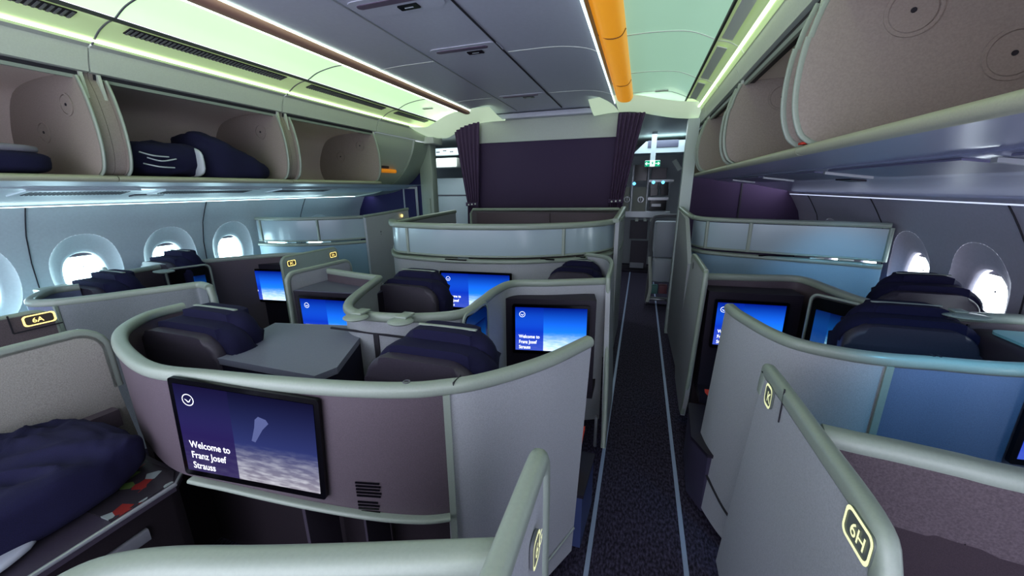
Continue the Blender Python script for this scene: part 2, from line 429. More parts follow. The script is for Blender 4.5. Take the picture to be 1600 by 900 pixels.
for yj in (.6, 2.8, 4.05):
    for prof in (jl, jr): rail(bm, [V((x, yj, z-.001)) for x, z in prof], .007, .004, 2)
struct('trim_8', bm, M_WHITE)
# amber and brown light rails beside the centre ceiling
bm = B(); solid(bm, cframe([(-2.17, 2.66), (-2.14, 2.635), (-2.10, 2.625), (-2.06, 2.63), (-2.03, 2.66)]), Y0, 4.55); struct('trim_9', bm, M_BEAM)
bm = B(); solid(bm, cframe([(-.33, 2.70), (-.315, 2.63), (-.26, 2.605), (-.19, 2.61), (-.16, 2.655), (-.165, 2.70)]), Y0, 4.45); struct('trim_10', bm, M_ORANGE)
bm = B()
for yj in (.6, 2.6, 3.75): rail(bm, [V((x, yj, z-.002)) for x, z in cframe([(-.318, 2.635), (-.26, 2.605), (-.19, 2.61), (-.16, 2.65)])], .008, .006, 2)
struct('trim_11', bm, mat('amber_joint', (120, 84, 30), .5))
# side ceilings
LC = cframe([(-2.17, 2.66), (-2.3, 2.655), (-2.45, 2.63), (-2.55, 2.59)])
RCv = cframe([(-.165, 2.66), (.0, 2.66), (.2, 2.64), (.345, 2.58)])
M_LPANEL = mat('left_ceiling_panel', (205, 222, 196), .22, coat=.5, emis=.78, ecol=(196, 232, 186))  # emission on both side panels stands in for lamp light and reflections
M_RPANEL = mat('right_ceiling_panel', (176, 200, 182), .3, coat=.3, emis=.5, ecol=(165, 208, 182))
bm = B(); sheet(bm, LC, Y0, 4.7); struct('ceiling.001', bm, M_LPANEL)
bm = B(); sheet(bm, RCv, Y0, 4.7); struct('ceiling.002', bm, M_RPANEL)
# cove bands between side ceiling and bin headers
LB = cframe([(-2.55, 2.585), (-2.62, 2.58), (-2.70, 2.555), (-2.76, 2.52), (-2.79, 2.50)])
RB = cframe([(.345, 2.575), (.40, 2.565), (.45, 2.54), (.485, 2.51), (.50, 2.49)])
bm = B(); sheet(bm, LB, Y0, 4.78); struct('ceiling.003', bm, M_COVE)
bm = B(); sheet(bm, RB, Y0, 4.78); struct('ceiling.004', bm, M_COVE)
bm = B(); box(bm, (-2.562, Y0, 2.572), (-2.548, 4.7, 2.588)); struct('trim_12', bm, M_SEAM)
bm = B(); box(bm, (.337, Y0, 2.565), (.349, 4.7, 2.582)); struct('trim_13', bm, M_SEAM)
bm = B()
for yj in (-.9, .3, 1.42, 2.6, 3.8):
    rail(bm, [V((x, yj, z-.002)) for x, z in LC+LB], .009, .006, 2)
struct('trim_14', bm, M_GREY)
bm = B()
for yj in (.5, 1.75, 2.75, 3.6, 4.3):
    rail(bm, [V((x, yj, z-.002)) for x, z in RCv+RB], .008, .005, 2)
struct('trim_15', bm, M_WHITE)
# lit strip lamps lying in the coves
M_GLOW = emit('cove_lamp', (222, 246, 190), 3.2)
bm = B(); box(bm, (-2.775, Y0, 2.508), (-2.755, 4.75, 2.516), mtx=None); struct('trim_16', bm, M_GLOW)
M_GLOW2 = emit('added_rail_strip', (225, 250, 225), 6)
bm = B(); box(bm, (-2.183, Y0, 2.645), (-2.178, 4.5, 2.652)); box(bm, (-2.022, Y0, 2.648), (-2.018, 4.5, 2.652)); struct('trim_31', bm, M_GLOW2)  # added strips, brighten the panel and ceiling beside the brown beam
bm = B(); box(bm, (-.338, Y0, 2.588), (-.334, 4.4, 2.596)); struct('trim_32', bm, emit('amber_edge_lamp', (215, 240, 235), 3))
bm = B(); box(bm, (.462, Y0, 2.51), (.478, 4.75, 2.518)); struct('trim_17', bm, M_GLOW)

# ---- air outlets and passenger-sign fittings on the ceiling
vents = [(.62, 1.30), (1.50, 2.45), (2.68, 3.65), (3.86, 4.5)]
for i, (a, b) in enumerate(vents):
    t = thing('air_vent', ['slotted air vent in left cove above the bin at the picture edge', 'long slotted air vent in left cove above the bin with two blankets', 'slotted air vent in left cove above the third bin', 'farthest slotted air vent in the left cove near the front curtain'][i], 'air vent', (-2.64, (a+b)/2, 2.57), 'air vents along the left cove')
    bm = B(); prism(bm, [(-2.60, a, 2.574), (-2.665, a, 2.560), (-2.665, b, 2.560), (-2.60, b, 2.574)], (0, 0, .004)); obj('vent_slot', bm, M_SEAM, t)
    bm = B(); k = int((b-a)/.022)
    for j in range(k):
        y = a+(b-a)*(j+.5)/k; prism(bm, [(-2.602, y-.005, 2.5725), (-2.663, y-.005, 2.5595), (-2.663, y+.005, 2.5595), (-2.602, y+.005, 2.5725)], (0, 0, -.003))
    obj('vent_fins', bm, M_GREY, t)
rv = [(1.05, 1.68), (1.82, 2.68), (2.82, 3.53), (3.67, 4.25)]
for i, (a, b) in enumerate(rv):
    bm = B(); prism(bm, [(.365, a, 2.5665), (.42, a, 2.548), (.42, b, 2.548), (.365, b, 2.5665)], (0, 0, -.006))
    tag(obj('cove_cover', bm, M_WHITE), ['nearest flat cover in the right cove at the top of the picture', 'second flat cover in the right cove above the open bins', 'third flat cover in the right cove toward the curtain', 'farthest flat cover in the right cove by the white canopy'][i], 'cover', 'flat covers in the right cove')
for i, (px, py) in enumerate(((632, 8), (738, 80), (823, 151))):
    c = Z(px, py, 2.668); lab = ['nearest ceiling fitting cut by the picture top', 'middle ceiling fitting with oval slot and dark display', 'farthest ceiling fitting close to the front bulkhead'][i]
    t = thing('ceiling_fitting', lab, 'ceiling fitting', (c.x, c.y, 2.669), 'fittings along the ceiling centre')
    bm = B(); plate(bm, (c.x-.03, c.y-.03, 2.6685), (1, 0, 0), (0, -1, 0), .50, .19, .05, .005, 6); obj('housing', bm, M_CEIL, t)
    bm = B(); plate(bm, (c.x-.05, c.y-.065, 2.664), (1, 0, 0), (0, -1, 0), .38, .045, .022, .004, 6); obj('slot', bm, mat('slot_mauve', (112, 98, 118), .4), t)
    bm = B(); plate(bm, (c.x+.02, c.y+.01, 2.664), (1, 0, 0), (0, -1, 0), .115, .05, .006, .006); s = obj('sign', bm, M_BLACK, t)
    bm = B(); box(bm, (c.x-.005, c.y+.006, 2.6565), (c.x+.045, c.y+.014, 2.6585)); obj('lit_bar', bm, M_LINING, s)
for i, (px, py, z) in enumerate(((668, 168, 2.63), (1034, 140, 2.655))):
    c = Z(px, py, z); bm = B(); plate(bm, (c.x, c.y, z-.002), (1, 0, 0), (0, -1, 0), .12, .05, .012, .012)
    tag(obj('ceiling_sensor', bm, M_WHITE), ['small white box on the left ceiling by the curtain', 'small white box on the right ceiling before the canopy'][i], 'ceiling box')

# ---- overhead bins
def bx(x, side): return x if side < 0 else .62-(x+2.95)-0
def bz(z, side): return z if side < 0 else z+(.05 if z < 2.2 else .02)
EDGE = [(-2.875, 2.345), (-2.845, 2.26), (-2.82, 2.12), (-2.82, 1.98), (-2.85, 1.88), (-2.90, 1.842)]
def bin_(side, y0, y1, label, group, rings=(), ep=None):
    P = lambda x, y, z: V((bx(x, side), y, bz(z, side)))
    t = thing('overhead_bin', label, 'overhead bin', P(-3.3, (y0+y1)/2, 1.8), group)
    g = .066
    edge = [(a, b) for a, b in cframe(EDGE, 5)]
    back = cframe([(-2.93, 2.36), (-3.25, 2.36), (-3.5, 2.31), (-3.62, 2.16), (-3.66, 2.0), (-3.62, 1.87), (-3.55, 1.846), (-3.2, 1.836), (-2.90, 1.836)], 4)
    bm = B(); rows = [[bm.verts.new(P(x, y, z)) for x, z in back] for y in (y0+g, y1-g)]
    for i in range(len(back)-1): bm.faces.new((rows[0][i], rows[1][i], rows[1][i+1], rows[0][i+1]))
    obj('bin_shell', bm, M_BINBACK, t)
    for yy, s in ((y0+g, 1), (y1-g, -1)):
        bm = B(); poly = [P(x, yy, z) for x, z in back]+[P(x, yy, z) for x, z in edge[::-1]]
        prism(bm, poly, (0, -s*.012, 0)); w = obj('end_wall', bm, M_BIN, t)
        bm = B(); rail(bm, [P(x+.004, yy-s*.006, z) for x, z in edge], .022, .012, 3, up=V((0, 1, 0))); obj('edge_trim', bm, M_CAP, w)
        if s < 0:
            for rx, rz in rings:
                bm = B(); R_ = .058 if side < 0 else .074; disc(bm, P(rx, yy-.0005, rz), (0, -1, 0), R_, .005, 28, R_*.86); disc(bm, P(rx, yy-.0005, rz), (0, -1, 0), R_*.86, .003, 28)
                k = obj('fastener_cap', bm, M_BIN, w); bm = B(); disc(bm, P(rx, yy-.003, rz), (0, -1, 0), .008, .003, 10); obj('screw', bm, M_SEAM, k)
    bm = B(); hp = [(-2.79, 2.50), (-2.825, 2.49), (-2.855, 2.42), (-2.865, 2.378), (-2.90, 2.372), (-2.90, 2.50)]
    prism(bm, [P(x, y0+.004, z) for x, z in hp], (0, y1-y0-.008, 0)); obj('header_panel', bm, M_VAL, t)
    bm = B(); prism(bm, [P(x, y0+.02, z) for x, z in ((-2.885, 2.371), (-2.94, 2.371), (-2.94, 2.345), (-2.89, 2.345))], (0, y1-y0-.04, 0)); obj('latch_rail', bm, M_SEAM, t)
    bm = B(); prism(bm, [P(x, y0+.05, z) for x, z in ((-2.882, 2.352), (-2.905, 2.352), (-2.905, 2.336), (-2.888, 2.336))], (0, y1-y0-.1, 0)); obj('door_edge', bm, M_CAP, t)
    for ya, yb_ in ((y0+.001, y0+g-.013), (y1-g+.013, y1-.001)):
        bm = B(); prism(bm, [P(x-.022, ya, z) for x, z in edge]+[P(-2.99, ya, 1.842), P(-2.99, ya, 2.395), P(-2.885, ya, 2.395)], (0, yb_-ya, 0)); obj('divider_panel', bm, M_BIN, t)
    bm = B(); lp = cframe([(-3.0, 1.846), (-2.90, 1.844), (-2.865, 1.836), (-2.86, 1.818), (-2.885, 1.806), (-3.0, 1.80)], 3)
    prism(bm, [P(x, y0+.003, z) for x, z in lp], (0, y1-y0-.006, 0)); obj('front_lip', bm, M_LIP, t)
    for yy in (y0+.030, y1-.044):
        bm = B(); prism(bm, [P(x, yy, z) for x, z in ((-2.872, 2.372), (-2.93, 2.372), (-2.90, 2.16), (-2.86, 2.2))], (0, .014, 0)); obj('hinge_post', bm, M_VAL, t)
    return t
LBIN = [(.24, 1.42), (1.42, 2.60), (2.60, 3.80)]
LBL = ['left open overhead bin at the picture edge, holding a grey and navy blanket', 'left open overhead bin holding the two navy bundles', 'left empty open overhead bin just before the closed end section']
for (a, b), l, rg in zip(LBIN, LBL, ([(-3.01, 2.214), (-3.297, 2.087)], [(-3.06, 2.224)], [(-3.053, 2.229), (-3.338, 2.122)])): bin_(-1, a, b, l, 'open overhead bins on the left', rg)
RBIN = [(.30, 1.74), (1.74, 2.99), (2.99, 4.30), (4.30, 5.2)]
RBL = ['right open overhead bin nearest the camera, large bare end wall with round caps', 'second right open overhead bin, red tag at its lip', 'third right open overhead bin with a single round cap', 'small far right overhead bin beside the purple wall']
for (a, b), l, rg in zip(RBIN, RBL, ([(-3.085, 2.25), (-3.35, 2.074)], [(-3.10, 2.254)], [(-3.10, 2.255)], [])): bin_(1, a, b, l, 'open overhead bins on the right', rg)
p = V((bx(-2.87, 1), 1.74, bz(1.846, 1))); bm = B(); box(bm, p+V((-.012, -.05, -.004)), p+V((.018, -.015, .004)), .002); tag(obj('red_tag', bm, M_RED), 'small red tag at the lip between two right bins', 'tag')
# closed end section on the left
EP = cframe([(-2.885, 2.37), (-2.93, 2.22), (-3.05, 2.02), (-3.24, 1.85), (-3.5, 1.73), (-3.92, 1.665)], 6)
t = thing('closed_bin_section', 'smooth closed bin section with orange handle, beside the blue wall', 'overhead bin', (-3.2, 4.3, 1.8))
bm = B(); sheet(bm, EP, 3.80, 4.62); obj('curved_panel', bm, M_VAL, t)
bm = B(); rail(bm, [V((x, 4.84, z)) for x, z in EP], .13, .03, 3, up=V((0, 1, 0)));
bm.free(); bm = B()
inner = [V((x+.012, 4.78, z-.006)) for x, z in EP]; rows = []
for x, z in EP: rows.append([bm.verts.new(v) for v in ((x+.0, 4.56, z), (x+.018, 4.57, z-.014), (x+.018, 4.95, z-.014), (x-.04, 4.955, z+.04))])
for r0, r1 in zip(rows, rows[1:]):
    for i in range(3): bm.faces.new((r0[i], r0[i+1], r1[i+1], r1[i]))
obj('end_fairing', bm, M_CAP, t)
bm = B(); prism(bm, [(x, 3.804, z) for x, z in [(-2.79, 2.50), (-2.825, 2.49), (-2.855, 2.42), (-2.865, 2.378), (-2.90, 2.372), (-2.90, 2.50)]], (0, 1.16, 0)); obj('header_panel', bm, M_VAL, t)
h = X(603, 267, -3.05); ha, hb = X(588, 267, -3.05), X(617, 267, -3.05); ha.z = hb.z = h.z; bm = B(); rail(bm, [ha, hb], .05, .045, 4)
tag(obj('orange_bar', bm, mat('orange', (238, 150, 44), .45, emis=.25, ecol=(238, 150, 44))), 'short orange bar on the closed bin section', 'handle')
h2 = h+V((-.01, .0, .03)); bm = B(); box(bm, h2+V((-.03, -.10, 0)), h2+V((.02, .06, .05)), .006); tag(obj('latch_box', bm, M_BROWN), 'dark brown box right above the orange bar', 'latch')

# ---- service channel under the bins
def chan(side, y1):
    P = lambda x, z: (bx(x, side), bz(z, side)) if x > -3.6 else (mir(x, side), z)
    pr = [P(x, z) for x, z in cframe([(-2.885, 1.806), (-3.0, 1.796), (-3.12, 1.782), (-3.14, 1.768), (-3.3, 1.745), (-3.5, 1.722)], 3)]+[(mir(-4.14, side), 1.655)]
    bm = B(); sheet(bm, pr, Y0, y1); struct('trim_%d' % (18 if side < 0 else 19), bm, M_PSU if side < 0 else M_PSUR, smooth=25)
    return pr
chan(-1, 4.75); chan(1, 5.15)
def on_ch(side, x0, x1, z0, z1, a, b, d=-.006):
    q = [(x0, z0), (x1, z1)]; (xa, za), (xb, zb) = [(bx(x, side), bz(z, side)) for x, z in q]
    bm = B(); prism(bm, [(xa, a, za), (xb, a, zb), (xb, b, zb), (xa, b, za)], (0, 0, d)); return bm
gl = [(.32, 1.0), (1.15, 1.66), (1.8, 2.5), (2.72, 3.4)]
for i, (a, b) in enumerate(gl):
    t = thing('service_unit', ['service panel with slotted grille under the left bins, at the picture edge', 'short service panel with slotted grille under the left bins, above the first window', 'service panel with slotted grille under the left bins, above the second and third windows', 'farthest service panel under the left bins'][i], 'service panel', (-3.25, (a+b)/2, 1.75), 'service panels under the left bins')
    obj('panel', on_ch(-1, -3.14, -3.36, 1.767, 1.738, a, b, -.008), M_PSU, t)
    bm = B(); k = int((b-a)/.02)
    for j in range(k):
        y = a+.03+(b-a-.06)*j/k; prism(bm, [(-3.18, y, 1.755), (-3.30, y, 1.737), (-3.30, y+.008, 1.737), (-3.18, y+.008, 1.755)], (0, 0, -.003))
    obj('grille', bm, M_SEAM, t)
gr = [(.5, 1.25), (1.4, 2.2), (2.35, 3.2), (3.35, 4.2)]
for i, (a, b) in enumerate(gr):
    t = thing('service_unit', ['nearest mauve service panel under the right bins', 'second mauve service panel under the right bins', 'third mauve service panel under the right bins', 'farthest mauve service panel under the right bins'][i], 'service panel', (.9, (a+b)/2, 1.8), 'service panels under the right bins')
    obj('panel', on_ch(1, -3.14, -3.36, 1.767, 1.738, a, b, -.006), mat('psu_mauve', (104, 104, 130), .35), t)
    obj('fold_line', on_ch(1, -3.15, -3.34, 1.762, 1.737, b+.05, b+.07, -.012), M_SILVER, t)
for i, (side, y, lab) in enumerate(((-1, 1.75, 'dark speaker slot under the left bins above the first window'), (1, 2.6, 'dark speaker slot under the right bins above the rear window'))):
    tag(obj('speaker_slot', on_ch(side, -3.40, -3.47, 1.734, 1.724, y, y+.18, -.008), M_DARK), lab, 'speaker')

# ================================================================== SUITE FURNITURE HELPERS
ZS = 1.165
def pz(pts, z=ZS): return [Z(a, b, z) for a, b in pts]
def flat(path, z): return [V((p.x, p.y, z)) for p in path]
def near_i(path, q): return min(range(len(path)), key=lambda i: (path[i].x-q.x)**2+(path[i].y-q.y)**2)
def cap_bm(path, z=ZS, w=.052, h=.046): return rail(B(), flat(path, z-h/2), w, h, 4)
def rslab(bm, cx, y0, y1, z0, z1, wt, wb, r, bev=.02, rake=0):
    # rounded-top slab (seat back, headrest) standing across X
    poly = [(-wb/2, z0), (wb/2, z0)]
    for k in range(9):
        a = math.radians(90*k/8); poly.append((wt/2-r+r*math.cos(a), z1-r*.8+r*.8*math.sin(a)))
    for k in range(9):
        a = math.radians(90+90*k/8); poly.append((-wt/2+r+r*math.cos(a), z1-r*.8+r*.8*math.sin(a)))
    a = [bm.verts.new((cx+x, y0, z)) for x, z in poly]; b = [bm.verts.new((cx+x, y1, z)) for x, z in poly]; n = len(a)
    fs = [bm.faces.new(a), bm.faces.new(b[::-1])]
    for i in range(n): bm.faces.new((a[i], b[i], b[(i+1) % n], a[(i+1) % n]))
    if bev:
        es = list({e for f in fs for e in f.edges}); bmesh.ops.bevel(bm, geom=es, offset=bev, segments=3, affect='EDGES', profile=.5)
    return bm
def seat(cx, y0, w, zt, label, group, hood=.0, floor=True):
    t = thing('airline_armchair', label, 'seat', (cx, y0+.35, 0), group)
    obj('back_shell', rslab(B(), cx, y0, y0+.065, .45, zt-.055, w, w*.98, .13, .025), M_LEATHER, t)
    obj('backrest', rslab(B(), cx+.025, y0+.05, y0+.17, .45, zt-.022, w+.05, w+.04, .16, .045), M_NAVY, t)
    hb = B(); rslab(hb, cx+.04+hood, y0+.13, y0+.24, zt-.25, zt+.02, w*.88, w*.9, .14, .045); hd = obj('headrest', hb, M_NAVY, t)
    cb = B(); rail(cb, smooth_path([(cx+.04+hood-w*.27, y0+.185, zt+.019), (cx+.04+hood, y0+.185, zt+.020), (cx+.04+hood+w*.27, y0+.185, zt+.019)], 4), .018, .006, 2)
    obj('headrest_lit_rim', cb, M_CAP, hd)  # pale strip paints the light on the headrest's top rim
    b = B(); pad(b, (cx, y0+.45, .44), w+.04, .56, .16, .3); obj('seat_cushion', b, M_NAVY2, t)
    b = B(); box(b, (cx-w*.42, y0+.12, .0), (cx+w*.42, y0+.66, .38), .03); obj('seat_base', b, M_DARK, t)
    return t
def housing(t, fl, fr, depth, zb, ztop, name='screen_housing', top=True):
    # box that carries a screen: fl / fr = front edge corners (plan), extends forward by depth
    fl, fr = V((fl.x, fl.y, 0)), V((fr.x, fr.y, 0)); e = (fr-fl).normalized(); f = V((-e.y, e.x, 0))
    bm = B(); prism(bm, [V((p.x, p.y, zb)) for p in (fl, fr, fr+f*depth, fl+f*depth)], (0, 0, ztop-zb))
    return obj(name, bm, M_DARK, t)
def wing(t, x0, y0, x1, y1, zt, zb, name='aisle_panel', m=None, lean=0, far=.14, rad=.06, th=.03, capw=.044):
    # privacy wing beside the aisle: polygon in a vertical plane from (x0,y0) to (x1,y1), rounded near top corner, lower edge leans toward lean
    d = V((x1-x0, y1-y0, 0)); L = d.length; d.normalize(); nrm = V((-d.y, d.x, 0))
    pts = [(0, zb), (0, zt-rad)]
    for k in range(1, 7):
        a = math.radians(180-90*k/6); pts.append((rad+rad*math.cos(a), zt-rad+rad*math.sin(a)))
    top0 = len(pts)-1
    for k in range(0, 7):
        a = math.radians(90-90*k/6); pts.append((L-rad+rad*math.cos(a), zt-rad+rad*math.sin(a)))
    pts += [(L, zt-.3), (L+far*.6, .5*(zt+zb)-.1), (L+far, zb+.12), (L+far-.1, zb)]
    W = lambda s, z: V((x0, y0, 0))+d*s+V((lean*(zt-z)/(zt-zb), 0, z))
    bm = B(); prism(bm, [W(s, z)-nrm*th/2 for s, z in pts], nrm*th); p = obj(name, bm, m or M_SHELL, t)
    edge = [W(s, z) for s, z in pts[0:len(pts)-4]]
    q = [edge[0]*.0+W(0, zb+(zt-zb)*.35)]+edge[1:]+[W(L, zt-.28)]
    bm = B(); rail(bm, q, capw, .03, 3, up=nrm); obj('cap_rail', bm, M_CAP, t)
    return p

# ================================================================== CENTRE BLOCK
# ---- nearest wide shell (two seats behind it, dim screen on its back)
C1 = smooth_path(pz([(285, 473), (233, 486), (195, 506), (185, 525), (200, 548), (240, 570), (330, 580), (450, 591), (560, 598), (640, 599), (690, 595), (740, 588), (800, 573), (860, 553), (920, 525)]), 6)
t = thing('suite_shell', 'big curved double shell in the foreground centre with the large dim welcome screen', 'seat shell', (-1.2, .85, 0), 'wide curved double shells in the centre')
i0, i1, i2 = near_i(C1, Z(185, 525, ZS)), near_i(C1, Z(692, 597, ZS)), len(C1)-1
obj('cap_rail', cap_bm(C1), M_CAP, t)
bm = B(); wall(bm, C1[:i0+1], .03, .12, ZS-.02); obj('side_panel', bm, M_SHELL2, t)
LZ = .665
bm = B(); wall(bm, C1[i0:i1+1], .034, [LZ+max(0, -.55-p.x)*.07 for p in C1[i0:i1+1]], ZS-.02); obj('back_panel', bm, M_SHELL2, t)
rp = C1[i1:]
bm = B(); wall(bm, rp, .034, .05, ZS-.02)
for v in bm.verts: v.co.x -= (ZS-v.co.z)*.045*min(1, max(0, (v.co.x+.6)/.3))
obj('side_panel', bm, M_SHELL, t)
sk = [p for p in rp if p.y < 1.2]
bm = B(); rail(bm, [V((p.x+.016-.045*.95*min(1, max(0, (p.x+.6)/.3)), p.y-.016, .10+max(0, p.y-1.0)*.22)) for p in rp if p.y > 1.05], .012, .012, 2); obj('lower_trim', bm, M_SILVER, t)
s0 = C1[i1]; d = (C1[i1+1]-C1[i1-1]).normalized(); nn = V((d.y, -d.x, 0))
bm = B(); prism(bm, [s0+nn*.018+V((0, 0, .10-ZS)), s0+nn*.018+d*.022+V((0, 0, .10-ZS)), s0+nn*.018+d*.022+V((0, 0, -.04)), s0+nn*.018+V((0, 0, -.04))], nn*.006); obj('seam_trim', bm, M_CAP, t)
led = [V((p.x+n.x*-.022, p.y+n.y*-.022, LZ-.004+max(0, -.55-p.x)*.07)) for p, n in zip(C1, normals2d(C1))][near_i(C1, Z(262, 572, ZS)):i1+1]
bm = B(); rail(bm, led, .04, .018, 3); obj('ledge_trim', bm, M_CAP, t)
# footwell under the screen
fa, fb = C1[i0+3], C1[i1]
bm = B(); back = [fa+V((0, .16, 0)), fb+V((0, .05, 0))]
quad(bm, V((fa.x, fa.y, LZ-.01)), V((fb.x, fb.y, LZ-.01)), V((back[1].x, back[1].y, LZ-.06)), V((back[0].x, back[0].y, LZ-.06)))
quad(bm, V((back[0].x, back[0].y, .02)), V((back[1].x, back[1].y, .02)), V((back[1].x, back[1].y, LZ-.06)), V((back[0].x, back[0].y, LZ-.06)))
for p, q in ((fa, back[0]), (fb, back[1])): quad(bm, V((p.x, p.y, .02)), V((q.x, q.y, .02)), V((q.x, q.y, LZ-.06)), V((p.x, p.y, LZ-.01)))
obj('footwell', bm, M_FOOT, t, smooth=0)
bm = B(); box(bm, (-1.10, .82, .02), (-1.085, .96, LZ-.04)); box(bm, (-.86, .86, .02), (-.85, .98, LZ-.04)); obj('footwell_divider', bm, M_LEATHER, t)
a, b = Y(301, 738, .765), Y(515, 777, .872)
a.z = b.z = (a.z+b.z)/2-.005
sn = V((.19, -1, 0)).normalized()*.022
screen(t, V((-1.475, .708, .776)), V((-.940, .800, .735)), .383, M_DISPN)
dsp = [o for o in t.children if o.name.startswith('screen')][0]
e_ = V((.535, .092, -.041)).normalized(); n_ = e_.cross(V((0, 0, 1))).normalized(); u_ = n_.cross(e_).normalized(); o_ = V((-1.475, .708, .776))+n_*.0125
bm = B(); bm.faces.new([bm.verts.new(o_+e_*(a*.543)+u_*(b*.383)) for a, b in ((.535, .50), (.56, .49), (.62, .63), (.665, .70), (.65, .735), (.60, .755), (.575, .72), (.565, .64))])
obj('pale_patch', bm, emit('patch_blue', (96, 104, 150), .8), dsp, 0)  # pale blue polygon laid over the display picture
# loudspeaker grille and small latch mark on the cap
bm = B()
gp = C1[near_i(C1, Z(552, 598, ZS))]; gd = (C1[near_i(C1, gp)+1]-gp).normalized(); gn = V((gd.y, -gd.x, 0))
for j in range(11):
    if j == 5: continue
    z = .80-.013*j; wj = .058-(.012 if j > 5 else 0)+(.004 if j % 2 else 0)
    prism(bm, [gp+gd*a_+gn*.018+V((0, 0, z-ZS+b_)) for a_, b_ in ((-.045, 0), (wj-.02, 0), (wj-.02, .007), (-.045, .007))], gn*.002)
obj('speaker_grille', bm, M_BLACK, t)
lp_ = Z(635, 597, ZS); bm = B(); disc(bm, lp_+V((0, 0, .0005)), (0, 0, 1), .012, .002, 16, .008); obj('cap_mark', bm, M_GREY, t)
for px_, py_ in ((718, 591),):
    q = C1[near_i(C1, Z(px_, py_, ZS))]; bm = B(); box(bm, q+V((-.002, -.027, -.03)), q+V((.001, .027, .0015))); obj('cap_joint', bm, M_SEAM, t)
# seats and console of this pair
seat(-2.02, 1.04, .54, 1.17, 'navy headrest seat on the left side of the foreground double shell', 'seats in the foreground double shell')
seat(-.75, 1.09, .48, 1.19, 'navy headrest seat on the right side of the foreground double shell', 'seats in the foreground double shell')
t = thing('centre_console', 'wide grey flat-topped console between the two foreground seats', 'console', (-1.55, 1.3, 0))
bm = B(); prism(bm, [(-1.80, 1.05, .995), (-1.92, 1.47, .995), (-1.37, 1.585, .995), (-1.17, 1.14, .995), (-1.2, 1.05, .995)], (0, 0, .03)); obj('console_top', bm, mat('console_top', (128, 130, 146), .4, speck=.05), t)
bm = B(); prism(bm, [(-1.79, 1.06, .0), (-1.90, 1.46, .0), (-1.36, 1.57, .0), (-1.18, 1.14, .0), (-1.21, 1.06, .0)], (0, 0, .995)); obj('console_body', bm, M_NAVY2, t)
bm = B(); rail(bm, [V((-1.92, 1.475, 1.01)), V((-1.37, 1.59, 1.01))], .022, .03, 3); obj('console_edge', bm, M_SILVER, t)

# ---- middle shell with stepped rail, tray hooks, handset and two screen housings
C2a = smooth_path(pz([(592, 430), (562, 452), (545, 468), (547, 480), (575, 487), (640, 490), (720, 484), (752, 465), (774, 449), (802, 438), (860, 437), (947, 434)]), 6)
t = thing('stepped_shell', 'middle centre shell with stepped cap rail, two oval hooks and two lit screens', 'seat shell', (-1.0, 1.9, 0))
obj('cap_rail', cap_bm(C2a), M_CAP, t)
bm = B(); wall(bm, C2a, .032, .1, ZS-.02); obj('back_panel', bm, M_SHELL, t)
for px_, py_ in ((555, 489), (625, 495)):
    q = Y(px_, py_, C2a[near_i(C2a, Z(px_, 485, ZS))].y-.085)+V((0, 0, -.022))
    bm = B(); bmesh.ops.create_uvsphere(bm, u_segments=24, v_segments=10, radius=1)
    bmesh.ops.transform(bm, matrix=Matrix.Translation(q) @ Matrix.Diagonal((.062, .055, .014, 1)), verts=bm.verts)
    k = obj('coat_hook', bm, M_CAP, t, 60); bm = B(); box(bm, q+V((-.03, .0, .010)), q+V((.03, .08, .022)), .006); obj('hook_mount', bm, M_CAP, k)
q = C2a[near_i(C2a, Z(600, 488, ZS))]; bm = B(); box(bm, (q.x-.035, q.y-.024, .2), (q.x-.005, q.y-.012, 1.06), .003); obj('seam_strip', bm, M_SEAM, t)
bm = B(); box(bm, (q.x-.3, q.y-.022, 1.055), (q.x+.38, q.y-.012, 1.063)); obj('panel_groove', bm, M_SEAM, t)
# handset recess
e = V((.02, .36, 0)).normalized()
c0 = V((-.790, 1.71, .965)); nrm = e.cross(V((0, 0, 1)))
bm = B(); plate(bm, c0+nrm*.006, e, (0, 0, 1), .24, .33, .03, .012); hs = obj('handset', bm, M_BLACK, t)
bm = B(); o = c0+nrm*.0195-e*.095+V((0, 0, -.12)); f = quad(bm, o, o+e*.19, o+e*.19+V((0, 0, .22)), o+V((0, 0, .22))); uvl = bm.loops.layers.uv.new('UVMap')
for l, cc in zip(f.loops, ((0, 0), (1, 0), (1, 1), (0, 1))): l[uvl].uv = cc
hd = obj('handset_display', bm, M_TABLET, hs, 0)
bm = B(); A = [c0+nrm*.012+e*a+V((0, 0, b)) for a, b in rrect(.27, .36, .04)]; rail(bm, A+[A[0], A[1]], .018, .014, 2, up=nrm); obj('recess_frame', bm, M_CAP, hs)
# right screen housing
housing(t, V((-.82, 2.18, 0)), V((-.22, 2.30, 0)), .16, .42, 1.065)
screen(t, V((-.735, 2.183, .70)), V((-.255, 2.279, .70)), .335)
bm = B(); prism(bm, [(-.82, 2.18, .38), (-.22, 2.30, .38), (-.22, 2.75, .38), (-.82, 2.65, .38)], (0, 0, .05)); obj('housing_shelf', bm, M_DARK, t)
